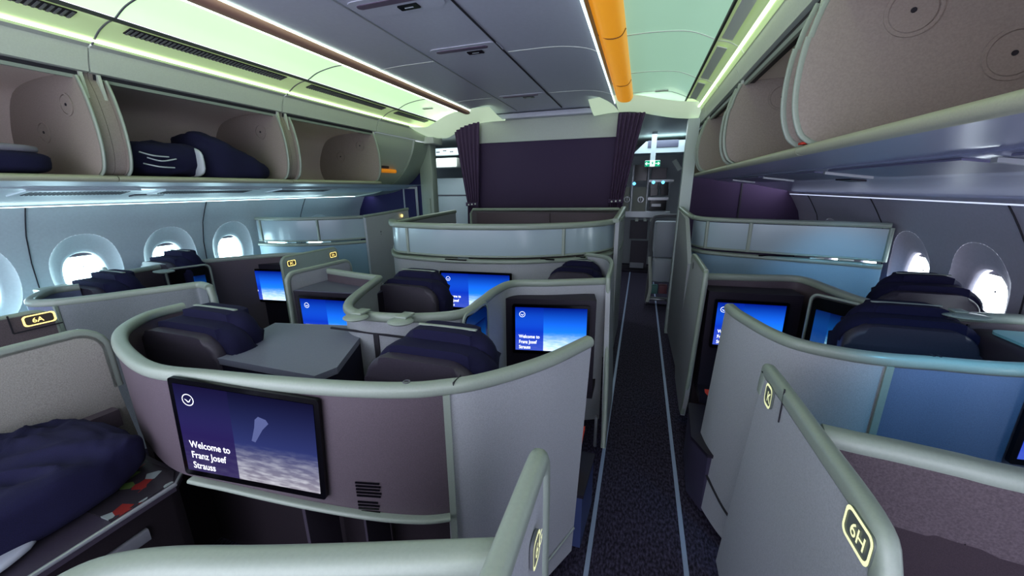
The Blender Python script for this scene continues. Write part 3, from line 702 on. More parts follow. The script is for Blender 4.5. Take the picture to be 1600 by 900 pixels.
# left screen housing with recessed top
bl_, br_ = V((-2.30, 1.95, 0)), V((-1.66, 2.02, 0))
housing(t, bl_, br_, .34, .3, 1.06)
bm = B(); prism(bm, [(-2.29, 1.95, 1.061), (-1.66, 2.02, 1.061), (-1.70, 2.30, 1.061), (-2.29, 2.32, 1.061)], (0, 0, .006)); obj('housing_top', bm, mat('housing_top', (104, 104, 122), .45), t)
screen(t, V((-2.245, 1.936, .70)), V((-1.70, 1.996, .70)), .335)
lp2 = smooth_path([Z(513, 419, ZS), Z(552, 425, ZS), Z(592, 430, ZS)], 5)
bm = B(); wall(bm, lp2, .03, 1.0, ZS-.02); obj('housing_rim', bm, M_SHELL2, t); obj('cap_rail', cap_bm(lp2, w=.04), M_CAP, t)
wing(t, -2.325, 1.94, -2.30, 2.52, ZS+.01, .1, m=M_SHELL, far=.1)
# right wing along the aisle
wp = smooth_path([V((-.168, 2.46, 0)), V((-.172, 2.75, 0)), V((-.19, 3.02, 0)), V((-.26, 3.22, 0)), V((-.44, 3.32, 0))], 6)
zbw = [.16 if p.y < 2.75 else .16+(p.y-2.75)*.9 for p in wp]
bm = B(); wall(bm, wp, .03, zbw, ZS)
for v in bm.verts: v.co.x += max(0, (ZS-v.co.z))*.05; v.co.y -= max(0, (.95-v.co.z))*.42 if v.co.y < 2.6 else 0
obj('aisle_panel', bm, M_SHELL, t)
q = [V((-.116, 2.10, .17)), V((-.13, 2.25, .55)), V((-.158, 2.43, .95)), V((-.166, 2.452, 1.13)), V((-.168, 2.47, 1.178))]+flat(wp[3:], 1.18)
obj('cap_rail', rail(B(), smooth_path(q, 3), .036, .03, 3, up=V((1, 0, .3))), M_CAP, t)
bm = B(); box(bm, (-.185, 2.18, .10), (-.165, 2.22, .32), .004); obj('foot_post', bm, M_GREY, t)
seat(-1.51, 2.12, .50, 1.165, 'navy headrest seat behind the stepped middle shell, left one', 'seats in the stepped middle shell', -.02)
s = seat(-.50, 3.0, .42, 1.13, 'navy headrest seat peeking above the stepped rail on the right', 'seats in the stepped middle shell')

# ---- front centre shell with frosted glass band
C3 = smooth_path(pz([(617, 388), (620, 396), (640, 399), (700, 404), (800, 406), (880, 403), (930, 398), (958, 391)]), 6)
C3 += [V((-.2, 3.9+.2*i, ZS)) for i in range(4)]
t = thing('frosted_shell', 'front centre double shell with curved frosted glass band and lit screen', 'seat shell', (-1.2, 3.0, 0))
bm = B(); wall(bm, C3, .034, .1, ZS-.02); obj('back_panel', bm, M_SHELL, t)
obj('ledge_rail', cap_bm(C3, w=.07, h=.034), M_CAP, t)
UP = smooth_path([V((C3[0].x-.01, C3[0].y+.05, 0))]+[V((p.x, p.y-.04, 0)) for p in C3[3::6]], 4)
bm = B(); wall(bm, C3, .016, ZS+.02, 1.42); obj('frosted_band', bm, M_FROST, t)
obj('top_rail', rail(B(), flat(C3, 1.44), .075, .05, 4), M_CAP, t)
obj('bottom_rail', rail(B(), flat(C3, ZS+.026), .03, .02, 3), M_CAP, t)
for px_, py_ in ((645, 398), (876, 403), (957, 391)):
    q = C3[near_i(C3, Z(px_, py_, ZS))]; bm = B(); rail(bm, [V((q.x, q.y-.008, ZS+.02)), V((q.x, q.y-.008, 1.43))], .03, .03, 2, up=V((0, 1, 0))); obj('band_post', bm, M_CAP, t)
for px_, w_ in ((720, .2), (850, .12), (918, .08)):
    q = C3[near_i(C3, Z(px_, 404, ZS))]; bm = B(); box(bm, (q.x-w_/2, q.y-.04, ZS-.004), (q.x+w_/2, q.y-.02, ZS+.004)); obj('ledge_slot', bm, M_BLACK, t)
sp = wall(B(), [V((-.195, 3.60, 0)), V((-.19, 4.0, 0)), V((-.185, 4.62, 0))], .035, .08, [1.44, 1.47, 1.50]); obj('side_panel', sp, M_SHELL, t)
obj('side_rail', rail(B(), [V((-.21, 3.58, 1.455)), V((-.20, 4.0, 1.48)), V((-.19, 4.62, 1.515))], .06, .04, 3), M_CAP, t)
screen(t, V((-1.62, 2.835, .72)), V((-.98, 2.90, .72)), .345)
bm = B(); wall(bm, [V((-2.22, 3.1, 0)), V((-2.24, 3.6, 0)), V((-2.2, 4.3, 0))], .034, .08, [1.42, 1.44, 1.46]); obj('side_panel', bm, M_SHELL, t)
obj('side_rail', rail(B(), [V((-2.215, 3.1, 1.44)), V((-2.24, 3.6, 1.455)), V((-2.2, 4.3, 1.475))], .06, .04, 3), M_CAP, t)
# front screen unit standing against the bulkhead
t = thing('front_screen_unit', 'tall mauve cabinet with pale rim standing under the purple bulkhead', 'cabinet', (-1.15, 4.55, 0))
bm = B(); box(bm, (-2.06, 4.5, .05), (-.22, 4.86, 1.47)); obj('cabinet_body', bm, M_SHELL2, t)
for x0, x1, nm in ((-1.98, -1.03, 1), (-1.02, -.28, 2)):
    bm = B(); box(bm, (x0, 4.488, .5), (x1, 4.5, 1.455), .004); obj('door_panel', bm, mat('door_mauve', (96, 80, 92), .5, speck=.06), t)
bm = B(); rail(bm, [V((-2.07, 4.52, .9)), V((-2.07, 4.51, 1.44)), V((-2.04, 4.51, 1.49)), V((-.24, 4.51, 1.51)), V((-.215, 4.51, 1.48)), V((-.21, 4.51, .9))], .035, .04, 3, up=V((0, 1, 0))); obj('rim', bm, M_CAP, t)

# ---- nearest rail and aisle wing, with the blanket console on the left
t = thing('near_shell', 'pale cap rail and brown fabric panel along the bottom edge of the picture', 'seat shell', (-.6, .4, 0))
C0 = smooth_path([Z(30, 985, ZS), Z(60, 930, ZS), Z(120, 892, ZS), Z(185, 874, ZS), Z(270, 866, ZS), Z(400, 865, ZS), Z(550, 861, ZS), Z(680, 856, ZS), Z(790, 852, ZS)], 6)
obj('cap_rail', cap_bm(C0, w=.056, h=.05), M_CAP, t)
bm = B(); wall(bm, C0, .034, .12, ZS-.02); obj('back_panel', bm, M_BROWN, t)
wx = -.165
pts = [(.66, 1.15), (.66, .3), (.25, .12), (.10, .12), (.10, 1.17), (.62, 1.185)]
bm = B(); prism(bm, [(wx+.012, y, z) for y, z in pts], (-.03, 0, 0)); obj('aisle_panel', bm, M_SHELL, t)
bm = B(); rail(bm, smooth_path([V((wx, .668, .85)), V((wx, .668, 1.13)), V((wx, .655, 1.185)), V((wx, .61, 1.20)), V((wx, .3, 1.19)), V((wx, .05, 1.185))], 4), .05, .04, 4, up=V((1, 0, 0))); obj('aisle_cap_rail', bm, M_CAP, t)
seat_sign(t, (wx+.016, .56, 1.07), (0, 1, 0), (0, 0, 1), '6G', .05, .07, M_CREAM, M_GREY)
bm = B(); box(bm, (wx+.012, .44, .93), (wx+.0145, .445, 1.12)); obj('panel_groove', bm, M_SEAM, t)
# left console (same suite, other side)
t = thing('ledge_console', 'grey privacy panel and dark console ledge carrying the navy blanket, lower left', 'console', (-1.9, .4, 0))
wing(t, -2.26, -.15, -2.24, .90, 1.165, .1, name='privacy_panel', m=mat('panel_beige', (168, 166, 158), .7, speck=.16, scale=260, bump=.2), far=.04, rad=.09, th=.03, capw=.05)
bm = B(); prism(bm, [(-2.235, -.3, .84), (-2.235, .86, .80), (-2.235, .86, .72), (-2.235, -.3, .72)], (.06, 0, 0)); obj('panel_lip', bm, M_SHELL2, t)
bm = B(); prism(bm, [(-2.23, -.3, .675), (-2.23, .80, .675), (-1.60, .745, .675), (-1.56, .70, .675), (-1.56, -.3, .675)], (0, 0, .035)); obj('ledge_top', bm, M_LEATHER, t)
bm = B(); prism(bm, [(-2.22, -.3, .05), (-2.22, .79, .05), (-1.62, .735, .05), (-1.585, .69, .05), (-1.585, -.3, .05)], (0, 0, .63)); obj('ledge_body', bm, M_FOOT, t)
bm = B(); rail(bm, [V((-1.577, -.3, .575)), V((-1.577, .60, .575))], .02, .05, 3); obj('side_trim', bm, M_GREY, t)
bm = B(); rail(bm, [V((-1.555, -.3, .705)), V((-1.555, .70, .705)), V((-1.60, .748, .705))], .014, .014, 2); obj('ledge_edge', bm, M_SILVER, t)
# blanket, lining, magazine
t = thing('folded_blanket', 'crumpled navy blanket with pale lining on the lower left ledge', 'blanket', (-2.0, .35, .71))
bm = B(); pad(bm, (-1.93, .28, .80), .54, .90, .19, .42, 84, 52, .024, 6.5, 1); 
for v in bm.verts:
    q = v.co; rg = 1-abs(noise.noise(V((q.x*4+q.y*2.5, q.y*9-q.x*6, 0)))*2.4); r2 = 1-abs(noise.noise(V((q.x*7-3, q.y*17+q.x*9, 2)))*2.2); k_ = max(0, min(1, (q.z-.72)*9)); v.co.z += (.030*max(0, rg)+.013*max(0, r2)-.022)*k_; v.co.x += .012*max(0, rg)*(1 if q.x > -1.9 else -1)*k_; v.co.z = max(v.co.z, .712)
obj('blanket_body', bm, M_NAVY, t, 80)
bm = B(); pad(bm, (-1.84, .10, .735), .46, .66, .040, .5, 40, 20, .006, 6, 3)
for v in bm.verts: v.co.z = max(v.co.z, .7105)
obj('blanket_lining', bm, M_LINING, t, 80)
mm = bpy.data.materials.new('magazine_cover'); mm.use_nodes = True; nt = mm.node_tree; pb = nt.nodes['Principled BSDF']; pb.inputs['Roughness'].default_value = .25
tc = nt.nodes.new('ShaderNodeTexCoord'); vo = nt.nodes.new('ShaderNodeTexVoronoi'); vo.inputs['Scale'].default_value = 26; nt.links.new(tc.outputs['Object'], vo.inputs['Vector'])
rr = nt.nodes.new('ShaderNodeValToRGB'); ce = rr.color_ramp; ce.interpolation = 'CONSTANT'; ce.elements[0].color = lin((60, 56, 62)); ce.elements[1].position = .86; ce.elements[1].color = lin((140, 56, 52))
for ps, c_ in ((.58, (150, 160, 158)), (.70, (60, 56, 62)), (.80, (96, 116, 70))): k = ce.elements.new(ps); k.color = lin(c_)
sx_ = nt.nodes.new('ShaderNodeSeparateColor'); nt.links.new(vo.outputs['Color'], sx_.inputs[0]); nt.links.new(sx_.outputs[0], rr.inputs[0]); nt.links.new(rr.outputs[0], pb.inputs['Base Color'])
bm = B(); prism(bm, [(-1.78, .52, .7105), (-1.565, .52, .7105), (-1.565, .70, .7105), (-1.62, .735, .7105), (-1.80, .74, .7105)], (0, 0, .006))
tag(obj('magazine', bm, mm), 'flat magazine with red and green cover by the blanket, under the dim screen', 'magazine')

# ================================================================== RIGHT WINDOW BLOCK
M_SHELLB = mat('shell_window_lit', (112, 122, 148), .5, speck=.08, scale=260, bump=.12, coat=.1)  # blue in the base colour paints window light on these panels
R1 = smooth_path(pz([(1141, 474), (1152, 483), (1170, 494), (1205, 513), (1250, 530), (1320, 544), (1390, 553), (1460, 558), (1530, 564), (1600, 568)])+[V((1.50, 1.70, ZS)), V((1.74, 1.75, ZS))], 6)
t = thing('window_shell', 'large pale curved shell at right, behind the wing with the lit seat sign', 'seat shell', (1.0, 1.7, 0), 'curved shells at the windows')
j = near_i(R1, Z(1390, 553, ZS))
obj('cap_rail', cap_bm(R1), M_CAP, t)
zb = .04
bm = B(); wall(bm, R1[:j+1], .034, zb, ZS-.02)
for v in bm.verts:
    if v.co.x < .7: v.co.x -= (ZS-v.co.z)*.05*min(1, (.7-v.co.x)/.2)
obj('side_panel', bm, M_SHELL, t)
bm = B(); wall(bm, R1[j:], .034, .1, ZS-.02); obj('back_panel', bm, M_SHELLB, t)
s0 = R1[j]; bm = B(); box(bm, (s0.x-.012, s0.y-.026, .1), (s0.x+.010, s0.y-.014, ZS-.04)); obj('seam_trim', bm, M_CAP, t)
bm = B(); q = [V((p.x-.019-(ZS-.2)*.05*min(1, (.7-p.x)/.2), p.y-.012, .16+max(0, p.y-1.66)*.32)) for p in R1[:j] if p.x < .68]; rail(bm, q, .012, .012, 2); obj('lower_trim', bm, M_SEAM, t)
q = Z(1462, 556, ZS); bm = B(); box(bm, q+V((-.012, -.01, 0)), q+V((-.006, .01, .002))); box(bm, q+V((.006, -.01, 0)), q+V((.012, .01, .002))); obj('cap_mark', bm, M_SEAM, t)
q = Y(1563, 716, 1.63); screen(t, V((q.x, 1.612, q.z)), V((q.x+.50, 1.66, q.z)), .40)
seat(1.225, 2.10, .50, 1.165, 'navy headrest seat behind the large pale shell on the right', 'seats on the right')
t = thing('console_pod', 'dark rounded console pod with pale tray at the right picture edge', 'console', (1.68, 2.0, 0))
bm = B(); pad(bm, (1.645, 2.08, .82), .34, .5, .56, .3); obj('pod_body', bm, mat('pod_brown', (70, 56, 62), .4), t)
bm = B(); plate(bm, (1.65, 2.05, 1.098), (1, 0, 0), (0, 1, 0), .24, .32, .05, .012); obj('tray', bm, mat('tray_cyan', (150, 200, 205), .25), t)
t = thing('drawer_box', 'low dark drawer box beside the aisle, right of the aisle', 'drawer', (.45, 2.0, 0))
bm = B(); prism(bm, [(.37, 2.06, .02), (.43, 1.93, .02), (.75, 1.93, .02), (.75, 2.42, .02), (.39, 2.42, .02)], (0, 0, .35)); obj('drawer_body', bm, mat('drawer_mauve', (74, 70, 92), .5, speck=.08), t)
bm = B(); prism(bm, [(.362, 2.06, .37), (.425, 1.92, .37), (.75, 1.92, .37), (.75, 2.43, .37), (.385, 2.43, .37)], (0, 0, .018)); obj('drawer_top', bm, M_DARK, t)
q = Y(1112, 622, 2.25); bm = B(); prism(bm, [q+V((-.04, 0, .03)), q+V((.14, 0, .03)), q+V((.14, -.06, -.09)), q+V((.10, -.06, -.09))], (0, .02, .012))
tag(obj('red_flap', bm, M_RED), 'red flap in the dark gap right of the aisle', 'flap')
q = Y(909, 682, 1.75); bm = B(); prism(bm, [q+V((-.1, 0, .04)), q+V((.014, 0, .04)), q+V((.0, -.03, -.07)), q+V((-.1, -.03, -.07))], (0, .02, .012))
tag(obj('red_flap', bm, M_RED), 'red flap peeking out behind the foreground shell, left of the aisle', 'flap')
t = thing('drawer_box', 'low drawer box with blue side behind the foreground shell, left of the aisle', 'drawer', (-.3, 1.5, 0))
bm = B(); prism(bm, [(-.165, 1.50, .02), (-.145, 1.80, .02), (-.5, 1.80, .02), (-.5, 1.50, .02)], (0, 0, .30)); obj('drawer_body', bm, mat('drawer_blue', (70, 82, 124), .45), t)
bm = B(); prism(bm, [(-.16, 1.495, .32), (-.14, 1.81, .32), (-.5, 1.81, .32), (-.5, 1.495, .32)], (0, 0, .018)); obj('drawer_top', bm, M_DARK, t)

# nearest right wing, rail and brown panel
t = thing('aisle_wing', 'tall grey privacy wing with lit seat signs, nearest on the right', 'privacy wing', (.45, 1.0, 0), 'privacy wings along the right aisle')
pts = [(1.36, 1.12), (1.40, 1.0), (1.56, .10), (.45, .10), (.60, .60), (.66, .95), (.675, 1.09), (.70, 1.13)]
bm = B(); prism(bm, [(.44, y, z) for y, z in pts], (.028, 0, 0)); obj('wing_panel', bm, M_SHELL, t)
q = smooth_path([V((.454, 1.395, 1.05)), V((.454, 1.385, 1.12)), V((.454, 1.35, 1.142)), V((.454, 1.0, 1.146)), V((.454, .755, 1.146)), V((.454, .70, 1.11)), V((.454, .68, 1.03)), V((.454, .668, .9)), V((.454, .56, .5))], 5)
obj('cap_rail', rail(B(), q, .05, .036, 4, up=V((1, 0, 0))), M_CAP, t)
seat_sign(t, X(1203, 619, .437), (0, -1, 0), (0, 0, 1), 'K', .06, .075, M_CREAM, mat('sign_grey', (104, 112, 108), .4))
seat_sign(t, X(1344, 836, .437), (0, -1, 0), (0, 0, 1), '6H', .095, .068, M_CREAM, MATS['sign_grey'])
bm = B()
for a in ((1195, 650), (1220, 650)):
    pass
q = X(1222, 632, .438); box(bm, q+V((-.002, -.002, -.06)), q+V((.001, .002, .05))); obj('panel_groove', bm, M_SEAM, t)
t = thing('near_partition', 'pale cap rail over brown padded panel, lower right corner', 'partition', (1.1, 1.0, 0))
R0 = smooth_path([V((.474, 1.028, ZS))]+pz([(1340, 678), (1400, 690), (1500, 712), (1600, 735)])+[V((1.2, .93, ZS)), V((1.7, .92, ZS))], 5)
obj('cap_rail', cap_bm(R0, w=.056, h=.05), M_CAP, t)
bm = B(); wall(bm, R0, .05, .955, ZS-.025); bmesh.ops.bevel(bm, geom=[e for e in bm.edges if all(v.co.z < .96 for v in e.verts)], offset=.012, segments=2, affect='EDGES'); obj('pad', bm, mat('brown_pad', (92, 82, 88), .8, speck=.22, scale=200, bump=.5), t)
bm = B(); wall(bm, [p+V((0, .045, 0)) for p in R0], .03, .1, .97); obj('lower_panel', bm, mat('plum_panel', (60, 48, 56), .6, speck=.14, scale=340, bump=.15), t)

# second right shell (stepped) with wing, housing, handset, oval hook
t = thing('stepped_window_shell', 'stepped right shell with lit screen, handset recess and one oval hook', 'seat shell', (1.1, 2.6, 0))
R2 = smooth_path(pz([(1103, 427), (1180, 429), (1236, 430), (1262, 434), (1290, 444), (1330, 459), (1380, 473), (1440, 483), (1520, 488), (1600, 492)])+[V((1.80, 2.30, ZS))], 6)
obj('cap_rail', cap_bm(R2), M_CAP, t)
bm = B(); wall(bm, R2, .032, .1, ZS-.02); obj('back_panel', bm, M_SHELL2, t)
housing(t, V((.465, 2.66, 0)), V((1.0, 2.70, 0)), .17, .4, 1.085)
screen(t, V((.50, 2.648, .705)), V((.925, 2.68, .705)), .335)
bm = B(); prism(bm, [(.46, 2.50, .36), (1.05, 2.50, .36), (1.05, 2.8, .36), (.46, 2.8, .36)], (0, 0, .05)); obj('housing_shelf', bm, M_DARK, t)
c0, e = V((1.075, 2.46, .965)), V((.34, -.42, 0)).normalized(); nrm = e.cross(V((0, 0, 1)))
bm = B(); plate(bm, c0+nrm*.0, e, (0, 0, 1), .24, .32, .03, .012); hs = obj('handset', bm, M_BLACK, t)
bm = B(); o = c0+nrm*.0135-e*.095+V((0, 0, -.13)); f = quad(bm, o, o+e*.19, o+e*.19+V((0, 0, .22)), o+V((0, 0, .22))); uvl = bm.loops.layers.uv.new('UVMap')
for l, cc in zip(f.loops, ((0, 0), (1, 0), (1, 1), (0, 1))): l[uvl].uv = cc
obj('handset_display', bm, M_TABLET, hs, 0)
bm = B(); A = [c0+nrm*.008+e*a+V((0, 0, b)) for a, b in rrect(.27, .35, .04)]; rail(bm, A+[A[0], A[1]], .016, .014, 2, up=nrm); obj('recess_frame', bm, M_CAP, hs)
q = Y(1510, 494, 2.22); bm = B(); bmesh.ops.create_uvsphere(bm, u_segments=24, v_segments=10, radius=1)
bmesh.ops.transform(bm, matrix=Matrix.Translation(q) @ Matrix.Diagonal((.085, .055, .013, 1)), verts=bm.verts); k = obj('coat_hook', bm, M_CAP, t, 60)
bm = B(); box(bm, q+V((-.045, 0, .011)), q+V((.01, .05, .022)), .007); obj('hook_mount', bm, M_CAP, k)
q = Y(1513, 507, 2.25); bm = B(); box(bm, q+V((-.004, -.004, -.5)), q+V((.004, .004, .0))); obj('panel_groove', bm, M_SEAM, t)
t = thing('aisle_wing', 'slim pale privacy wing beside the right aisle, in front of the frosted band', 'privacy wing', (.43, 3.0, 0), 'privacy wings along the right aisle')
pts = [(2.67, 1.14), (2.72, 1.19), (3.30, 1.20), (3.36, 1.15), (3.40, .9), (3.52, .25), (3.3, .12), (2.86, .08), (2.74, .10), (2.69, .25)]
bm = B(); prism(bm, [(.425-.03*(1.2-z), y, z) for y, z in pts], (.028, 0, 0)); obj('wing_panel', bm, M_SHELL, t)
q = smooth_path([V((.402, 2.745, .12)), V((.415, 2.69, .5)), V((.432, 2.675, 1.12)), V((.438, 2.71, 1.195)), V((.438, 2.76, 1.203)), V((.438, 3.3, 1.21)), V((.438, 3.37, 1.15))], 5)
obj('cap_rail', rail(B(), q, .04, .03, 3, up=V((1, 0, 0))), M_CAP, t)
bm = B(); disc(bm, X(1083, 415, .422), (-1, 0, 0), .028, .002, 20); obj('round_sign', bm, M_GREY, t)
bm = B(); box(bm, (.43, 2.60, .02), (.445, 2.64, .22), .003); obj('foot_post', bm, M_GREY, t)
seat(1.545, 2.60, .45, 1.225, 'navy headrest seat at the right windows, behind the stepped rail', 'seats on the right')
# front right shell with frosted glass band
t = thing('frosted_window_shell', 'front right shell with frosted glass band, standing before the purple wall', 'seat shell', (1.1, 3.8, 0))
R3 = smooth_path([V((.505, 4.12, ZS)), V((.60, 3.93, ZS)), V((.92, 3.80, ZS)), V((1.3, 3.70, ZS)), V((1.58, 3.63, ZS)), V((1.765, 3.54, ZS))], 7)
bm = B(); wall(bm, R3, .034, .1, ZS-.02); obj('back_panel', bm, mat('shell_cyan', (150, 178, 196), .4, speck=.04), t)
obj('ledge_rail', cap_bm(R3, w=.07, h=.034), M_CAP, t)
bm = B(); wall(bm, R3, .016, ZS+.02, 1.43); obj('frosted_band', bm, M_FROST, t)
obj('top_rail', rail(B(), flat(R3, 1.455), .06, .04, 4), M_CAP, t)
obj('bottom_rail', rail(B(), flat(R3, ZS+.026), .03, .02, 3), M_CAP, t)
for q in (R3[7], R3[14], R3[-1]):
    bm = B(); rail(bm, [V((q.x, q.y-.008, ZS+.02)), V((q.x, q.y-.008, 1.44))], .03, .03, 2, up=V((0, 1, 0))); obj('band_post', bm, M_CAP, t)
bm = B(); box(bm, (1.0, 3.735, ZS-.006), (1.25, 3.755, ZS+.004)); obj('ledge_slot', bm, M_BLACK, t)
bm = B(); rail(bm, [V((1.35, 3.685, ZS)), V((1.45, 3.69, ZS))], .012, .02, 2); rail(bm, [V((1.55, 3.70, ZS)), V((1.66, 3.715, ZS))], .012, .02, 2); obj('ledge_clips', bm, M_WHITE, t)
bm = B(); wall(bm, [V((.44, 3.55, 0)), V((.43, 4.0, 0)), V((.42, 4.6, 0))], .035, .08, [1.10, 1.45, 1.50])
obj('side_panel', bm, M_SHELL, t)
obj('side_rail', rail(B(), smooth_path([V((.505, 4.10, 1.455)), V((.46, 4.2, 1.475)), V((.425, 4.62, 1.515))], 4), .06, .04, 3), M_CAP, t)
a = Y(1262, 430, 3.68); bm = B(); plate(bm, a+V((.2, .03, -.10)), (1, .02, 0), (0, 0, 1), .48, .26, .02, .012); w_ = obj('window_screen', bm, M_BLACK, t)
bm = B(); o = a+V((0, .016, -.2)); f = quad(bm, o, o+V((.42, 0, 0)), o+V((.42, 0, .2)), o+V((0, 0, .2))); uvl = bm.loops.layers.uv.new('UVMap')
for l, cc in zip(f.loops, ((0, 0), (1, 0), (1, 1), (0, 1))): l[uvl].uv = cc
obj('display', bm, M_DISP, w_, 0)

# ================================================================== LEFT WINDOW BLOCK
t = thing('window_shell', 'grey curved shell on the left, in front of the nearest left window', 'seat shell', (-3.2, 1.2, 0), 'curved shells at the windows')
L1 = smooth_path([V((-3.50, 1.38, ZS)), V((-3.53, 1.25, ZS))]+pz([(33, 458), (45, 466), (80, 467), (150, 460), (220, 451), (285, 443), (312, 440), (326, 444)])[1:], 6)
j = near_i(L1, Z(95, 465, ZS))
obj('cap_rail', cap_bm(L1, w=.045), M_CAP, t)
bm = B(); wall(bm, L1[:j+1], .034, .1, ZS-.02); obj('back_panel', bm, M_SHELLB, t)
bm = B(); wall(bm, L1[j:], .034, .1, ZS-.02); obj('side_panel', bm, mat('shell_grey_left', (128, 134, 138), .55, speck=.12, scale=240, bump=.15), t)
s0 = L1[j]; bm = B(); box(bm, (s0.x-.008, s0.y-.028, .1), (s0.x+.014, s0.y-.014, ZS-.04)); obj('seam_trim', bm, M_CAP, t)
e0 = L1[-1]; bm = B(); rail(bm, [e0+V((0, 0, -.02)), e0+V((.02, .0, -.08)), e0+V((.025, 0, -.9))], .04, .04, 3, up=V((0, 1, 0))); obj('edge_rail', bm, M_CAP, t)
seat(-3.55, 1.38, .50, 1.19, 'navy headrest seat below the nearest left window', 'seats on the left')
t = thing('aisle_wing', 'brown privacy wing with amber seat sign at the left picture edge', 'privacy wing', (-2.88, .7, 0), 'privacy wings along the left aisle')
wing(t, -2.89, .30, -2.87, 1.0, ZS, .1, name='wing_panel', m=mat('panel_mauve', (106, 96, 100), .65, speck=.14, scale=260, bump=.2), far=.05, rad=.07, capw=.03)
seat_sign(t, X(61, 498, -2.853), (0, 1, 0), (0, 0, 1), '6A', .115, .055)
bm = B(); q = X(45, 516, -2.852); box(bm, q+V((0, -.05, -.003)), q+V((.002, .12, .003))); box(bm, q+V((0, -.053, 0)), q+V((.002, -.047, .09))); obj('panel_groove', bm, M_SEAM, t)

t = thing('stepped_window_shell', 'stepped left shell with lit screen and handset recess', 'seat shell', (-3.5, 2.3, 0))
L2 = smooth_path([V((-4.1, 1.78, ZS))]+pz([(165, 422), (200, 421), (250, 413), (300, 407), (350, 402), (400, 398), (445, 395)])+[V((-2.95, 2.82, ZS))], 6)
obj('cap_rail', cap_bm(L2, w=.045, h=.04), M_CAP, t)
bm = B(); wall(bm, L2, .032, .1, ZS-.02); obj('back_panel', bm, M_SHELL2, t)
housing(t, V((-3.70, 2.52, 0)), V((-2.98, 2.62, 0)), .2, .3, 1.075)
screen(t, V((-3.60, 2.520, .71)), V((-3.10, 2.590, .71)), .325)
bm = B(); prism(bm, [(-3.85, 2.2, .36), (-2.98, 2.3, .36), (-2.98, 2.7, .36), (-3.85, 2.6, .36)], (0, 0, .05)); obj('housing_shelf', bm, M_DARK, t)
bm = B(); q = Y(256, 424, 1.9); pad(bm, q, .16, .10, .02, .6); obj('coat_hook', bm, M_CAP, t)
a, b = Y(291, 500, 2.0), Y(331, 500, 2.16); e = V((b.x-a.x, b.y-a.y, 0)).normalized(); c0 = V(((a.x+b.x)/2, (a.y+b.y)/2, .965)); nrm = e.cross(V((0, 0, 1)))
bm = B(); plate(bm, c0+nrm*.03, e, (0, 0, 1), .26, .32, .03, .012); hs = obj('handset', bm, M_BLACK, t)
bm = B(); o = c0+nrm*.0435-e*.02+V((0, 0, -.13)); f = quad(bm, o, o+e*.12, o+e*.12+V((0, 0, .22)), o+V((0, 0, .22))); uvl = bm.loops.layers.uv.new('UVMap')
for l, cc in zip(f.loops, ((0, 0), (1, 0), (1, 1), (0, 1))): l[uvl].uv = cc
obj('handset_display', bm, M_TABLET, hs, 0)
bm = B(); A = [c0+nrm*.038+e*a_+V((0, 0, b_)) for a_, b_ in rrect(.29, .35, .04)]; rail(bm, A+[A[0], A[1]], .016, .014, 2, up=nrm); obj('recess_frame', bm, M_CAP, hs)
seat(-3.83, 1.98, .46, 1.235, 'navy headrest seat below the second left window', 'seats on the left')
t = thing('aisle_wing', 'pale privacy wing with two small lit seat signs by the left aisle', 'privacy wing', (-2.9, 2.7, 0), 'privacy wings along the left aisle')
wing(t, -2.91, 2.40, -2.90, 3.02, 1.185, .1, name='wing_panel', m=mat('wing_teal', (166, 178, 178), .55, speck=.08), far=.08, rad=.05, capw=.03)
for (px_, py_), s_ in (((455, 411), '5C'), ((520, 398), '5A')): seat_sign(t, X(px_, py_, -2.882), (0, 1, 0), (0, 0, 1), s_, .085, .05)
t = thing('frosted_window_shell', 'front left shell with frosted glass band under the bins', 'seat shell', (-3.5, 3.5, 0))
L3 = smooth_path([V((-4.18, 3.22, ZS)), V((-3.9, 3.23, ZS)), V((-3.59, 3.32, ZS)), V((-3.3, 3.5, ZS)), V((-3.10, 3.74, ZS))], 7)
bm = B(); wall(bm, L3, .034, .1, ZS-.02); obj('back_panel', bm, MATS['shell_cyan'], t)
obj('ledge_rail', cap_bm(L3, w=.07, h=.034), M_CAP, t)
bm = B(); wall(bm, L3, .016, ZS+.02, 1.42); obj('frosted_band', bm, M_FROST, t)
obj('top_rail', rail(B(), flat(L3, 1.44), .05, .035, 4), M_CAP, t)
obj('bottom_rail', rail(B(), flat(L3, ZS+.026), .03, .02, 3), M_CAP, t)
for q in (L3[2], L3[near_i(L3, Z(497, 380, ZS))], L3[-1]):
    bm = B(); rail(bm, [V((q.x, q.y-.008, ZS+.02)), V((q.x, q.y-.008, 1.43))], .026, .03, 2, up=V((0, 1, 0))); obj('band_post', bm, M_CAP, t)
bm = B(); wall(bm, [V((-3.07, 3.70, 0)), V((-3.02, 4.0, 0)), V((-2.96, 4.42, 0))], .035, .08, [1.43, 1.45, 1.48]); obj('side_panel', bm, MATS['shell_grey'], t)
obj('side_rail', rail(B(), [V((-3.09, 3.70, 1.445)), V((-3.02, 4.0, 1.465)), V((-2.96, 4.43, 1.495))], .04, .035, 3), M_CAP, t)
q = X(628, 337, -2.945); bm = B(); disc(bm, q, (1, -.2, 0), .02, .003, 16); obj('round_sign', bm, M_YEL, t)
q = X(595, 362, -3.02); bm = B(); disc(bm, q, (1, -.15, 0), .010, .003, 12); disc(bm, q+V((0, 0, -.03)), (1, -.15, 0), .006, .003, 12); obj('coat_button', bm, M_GREY, t)
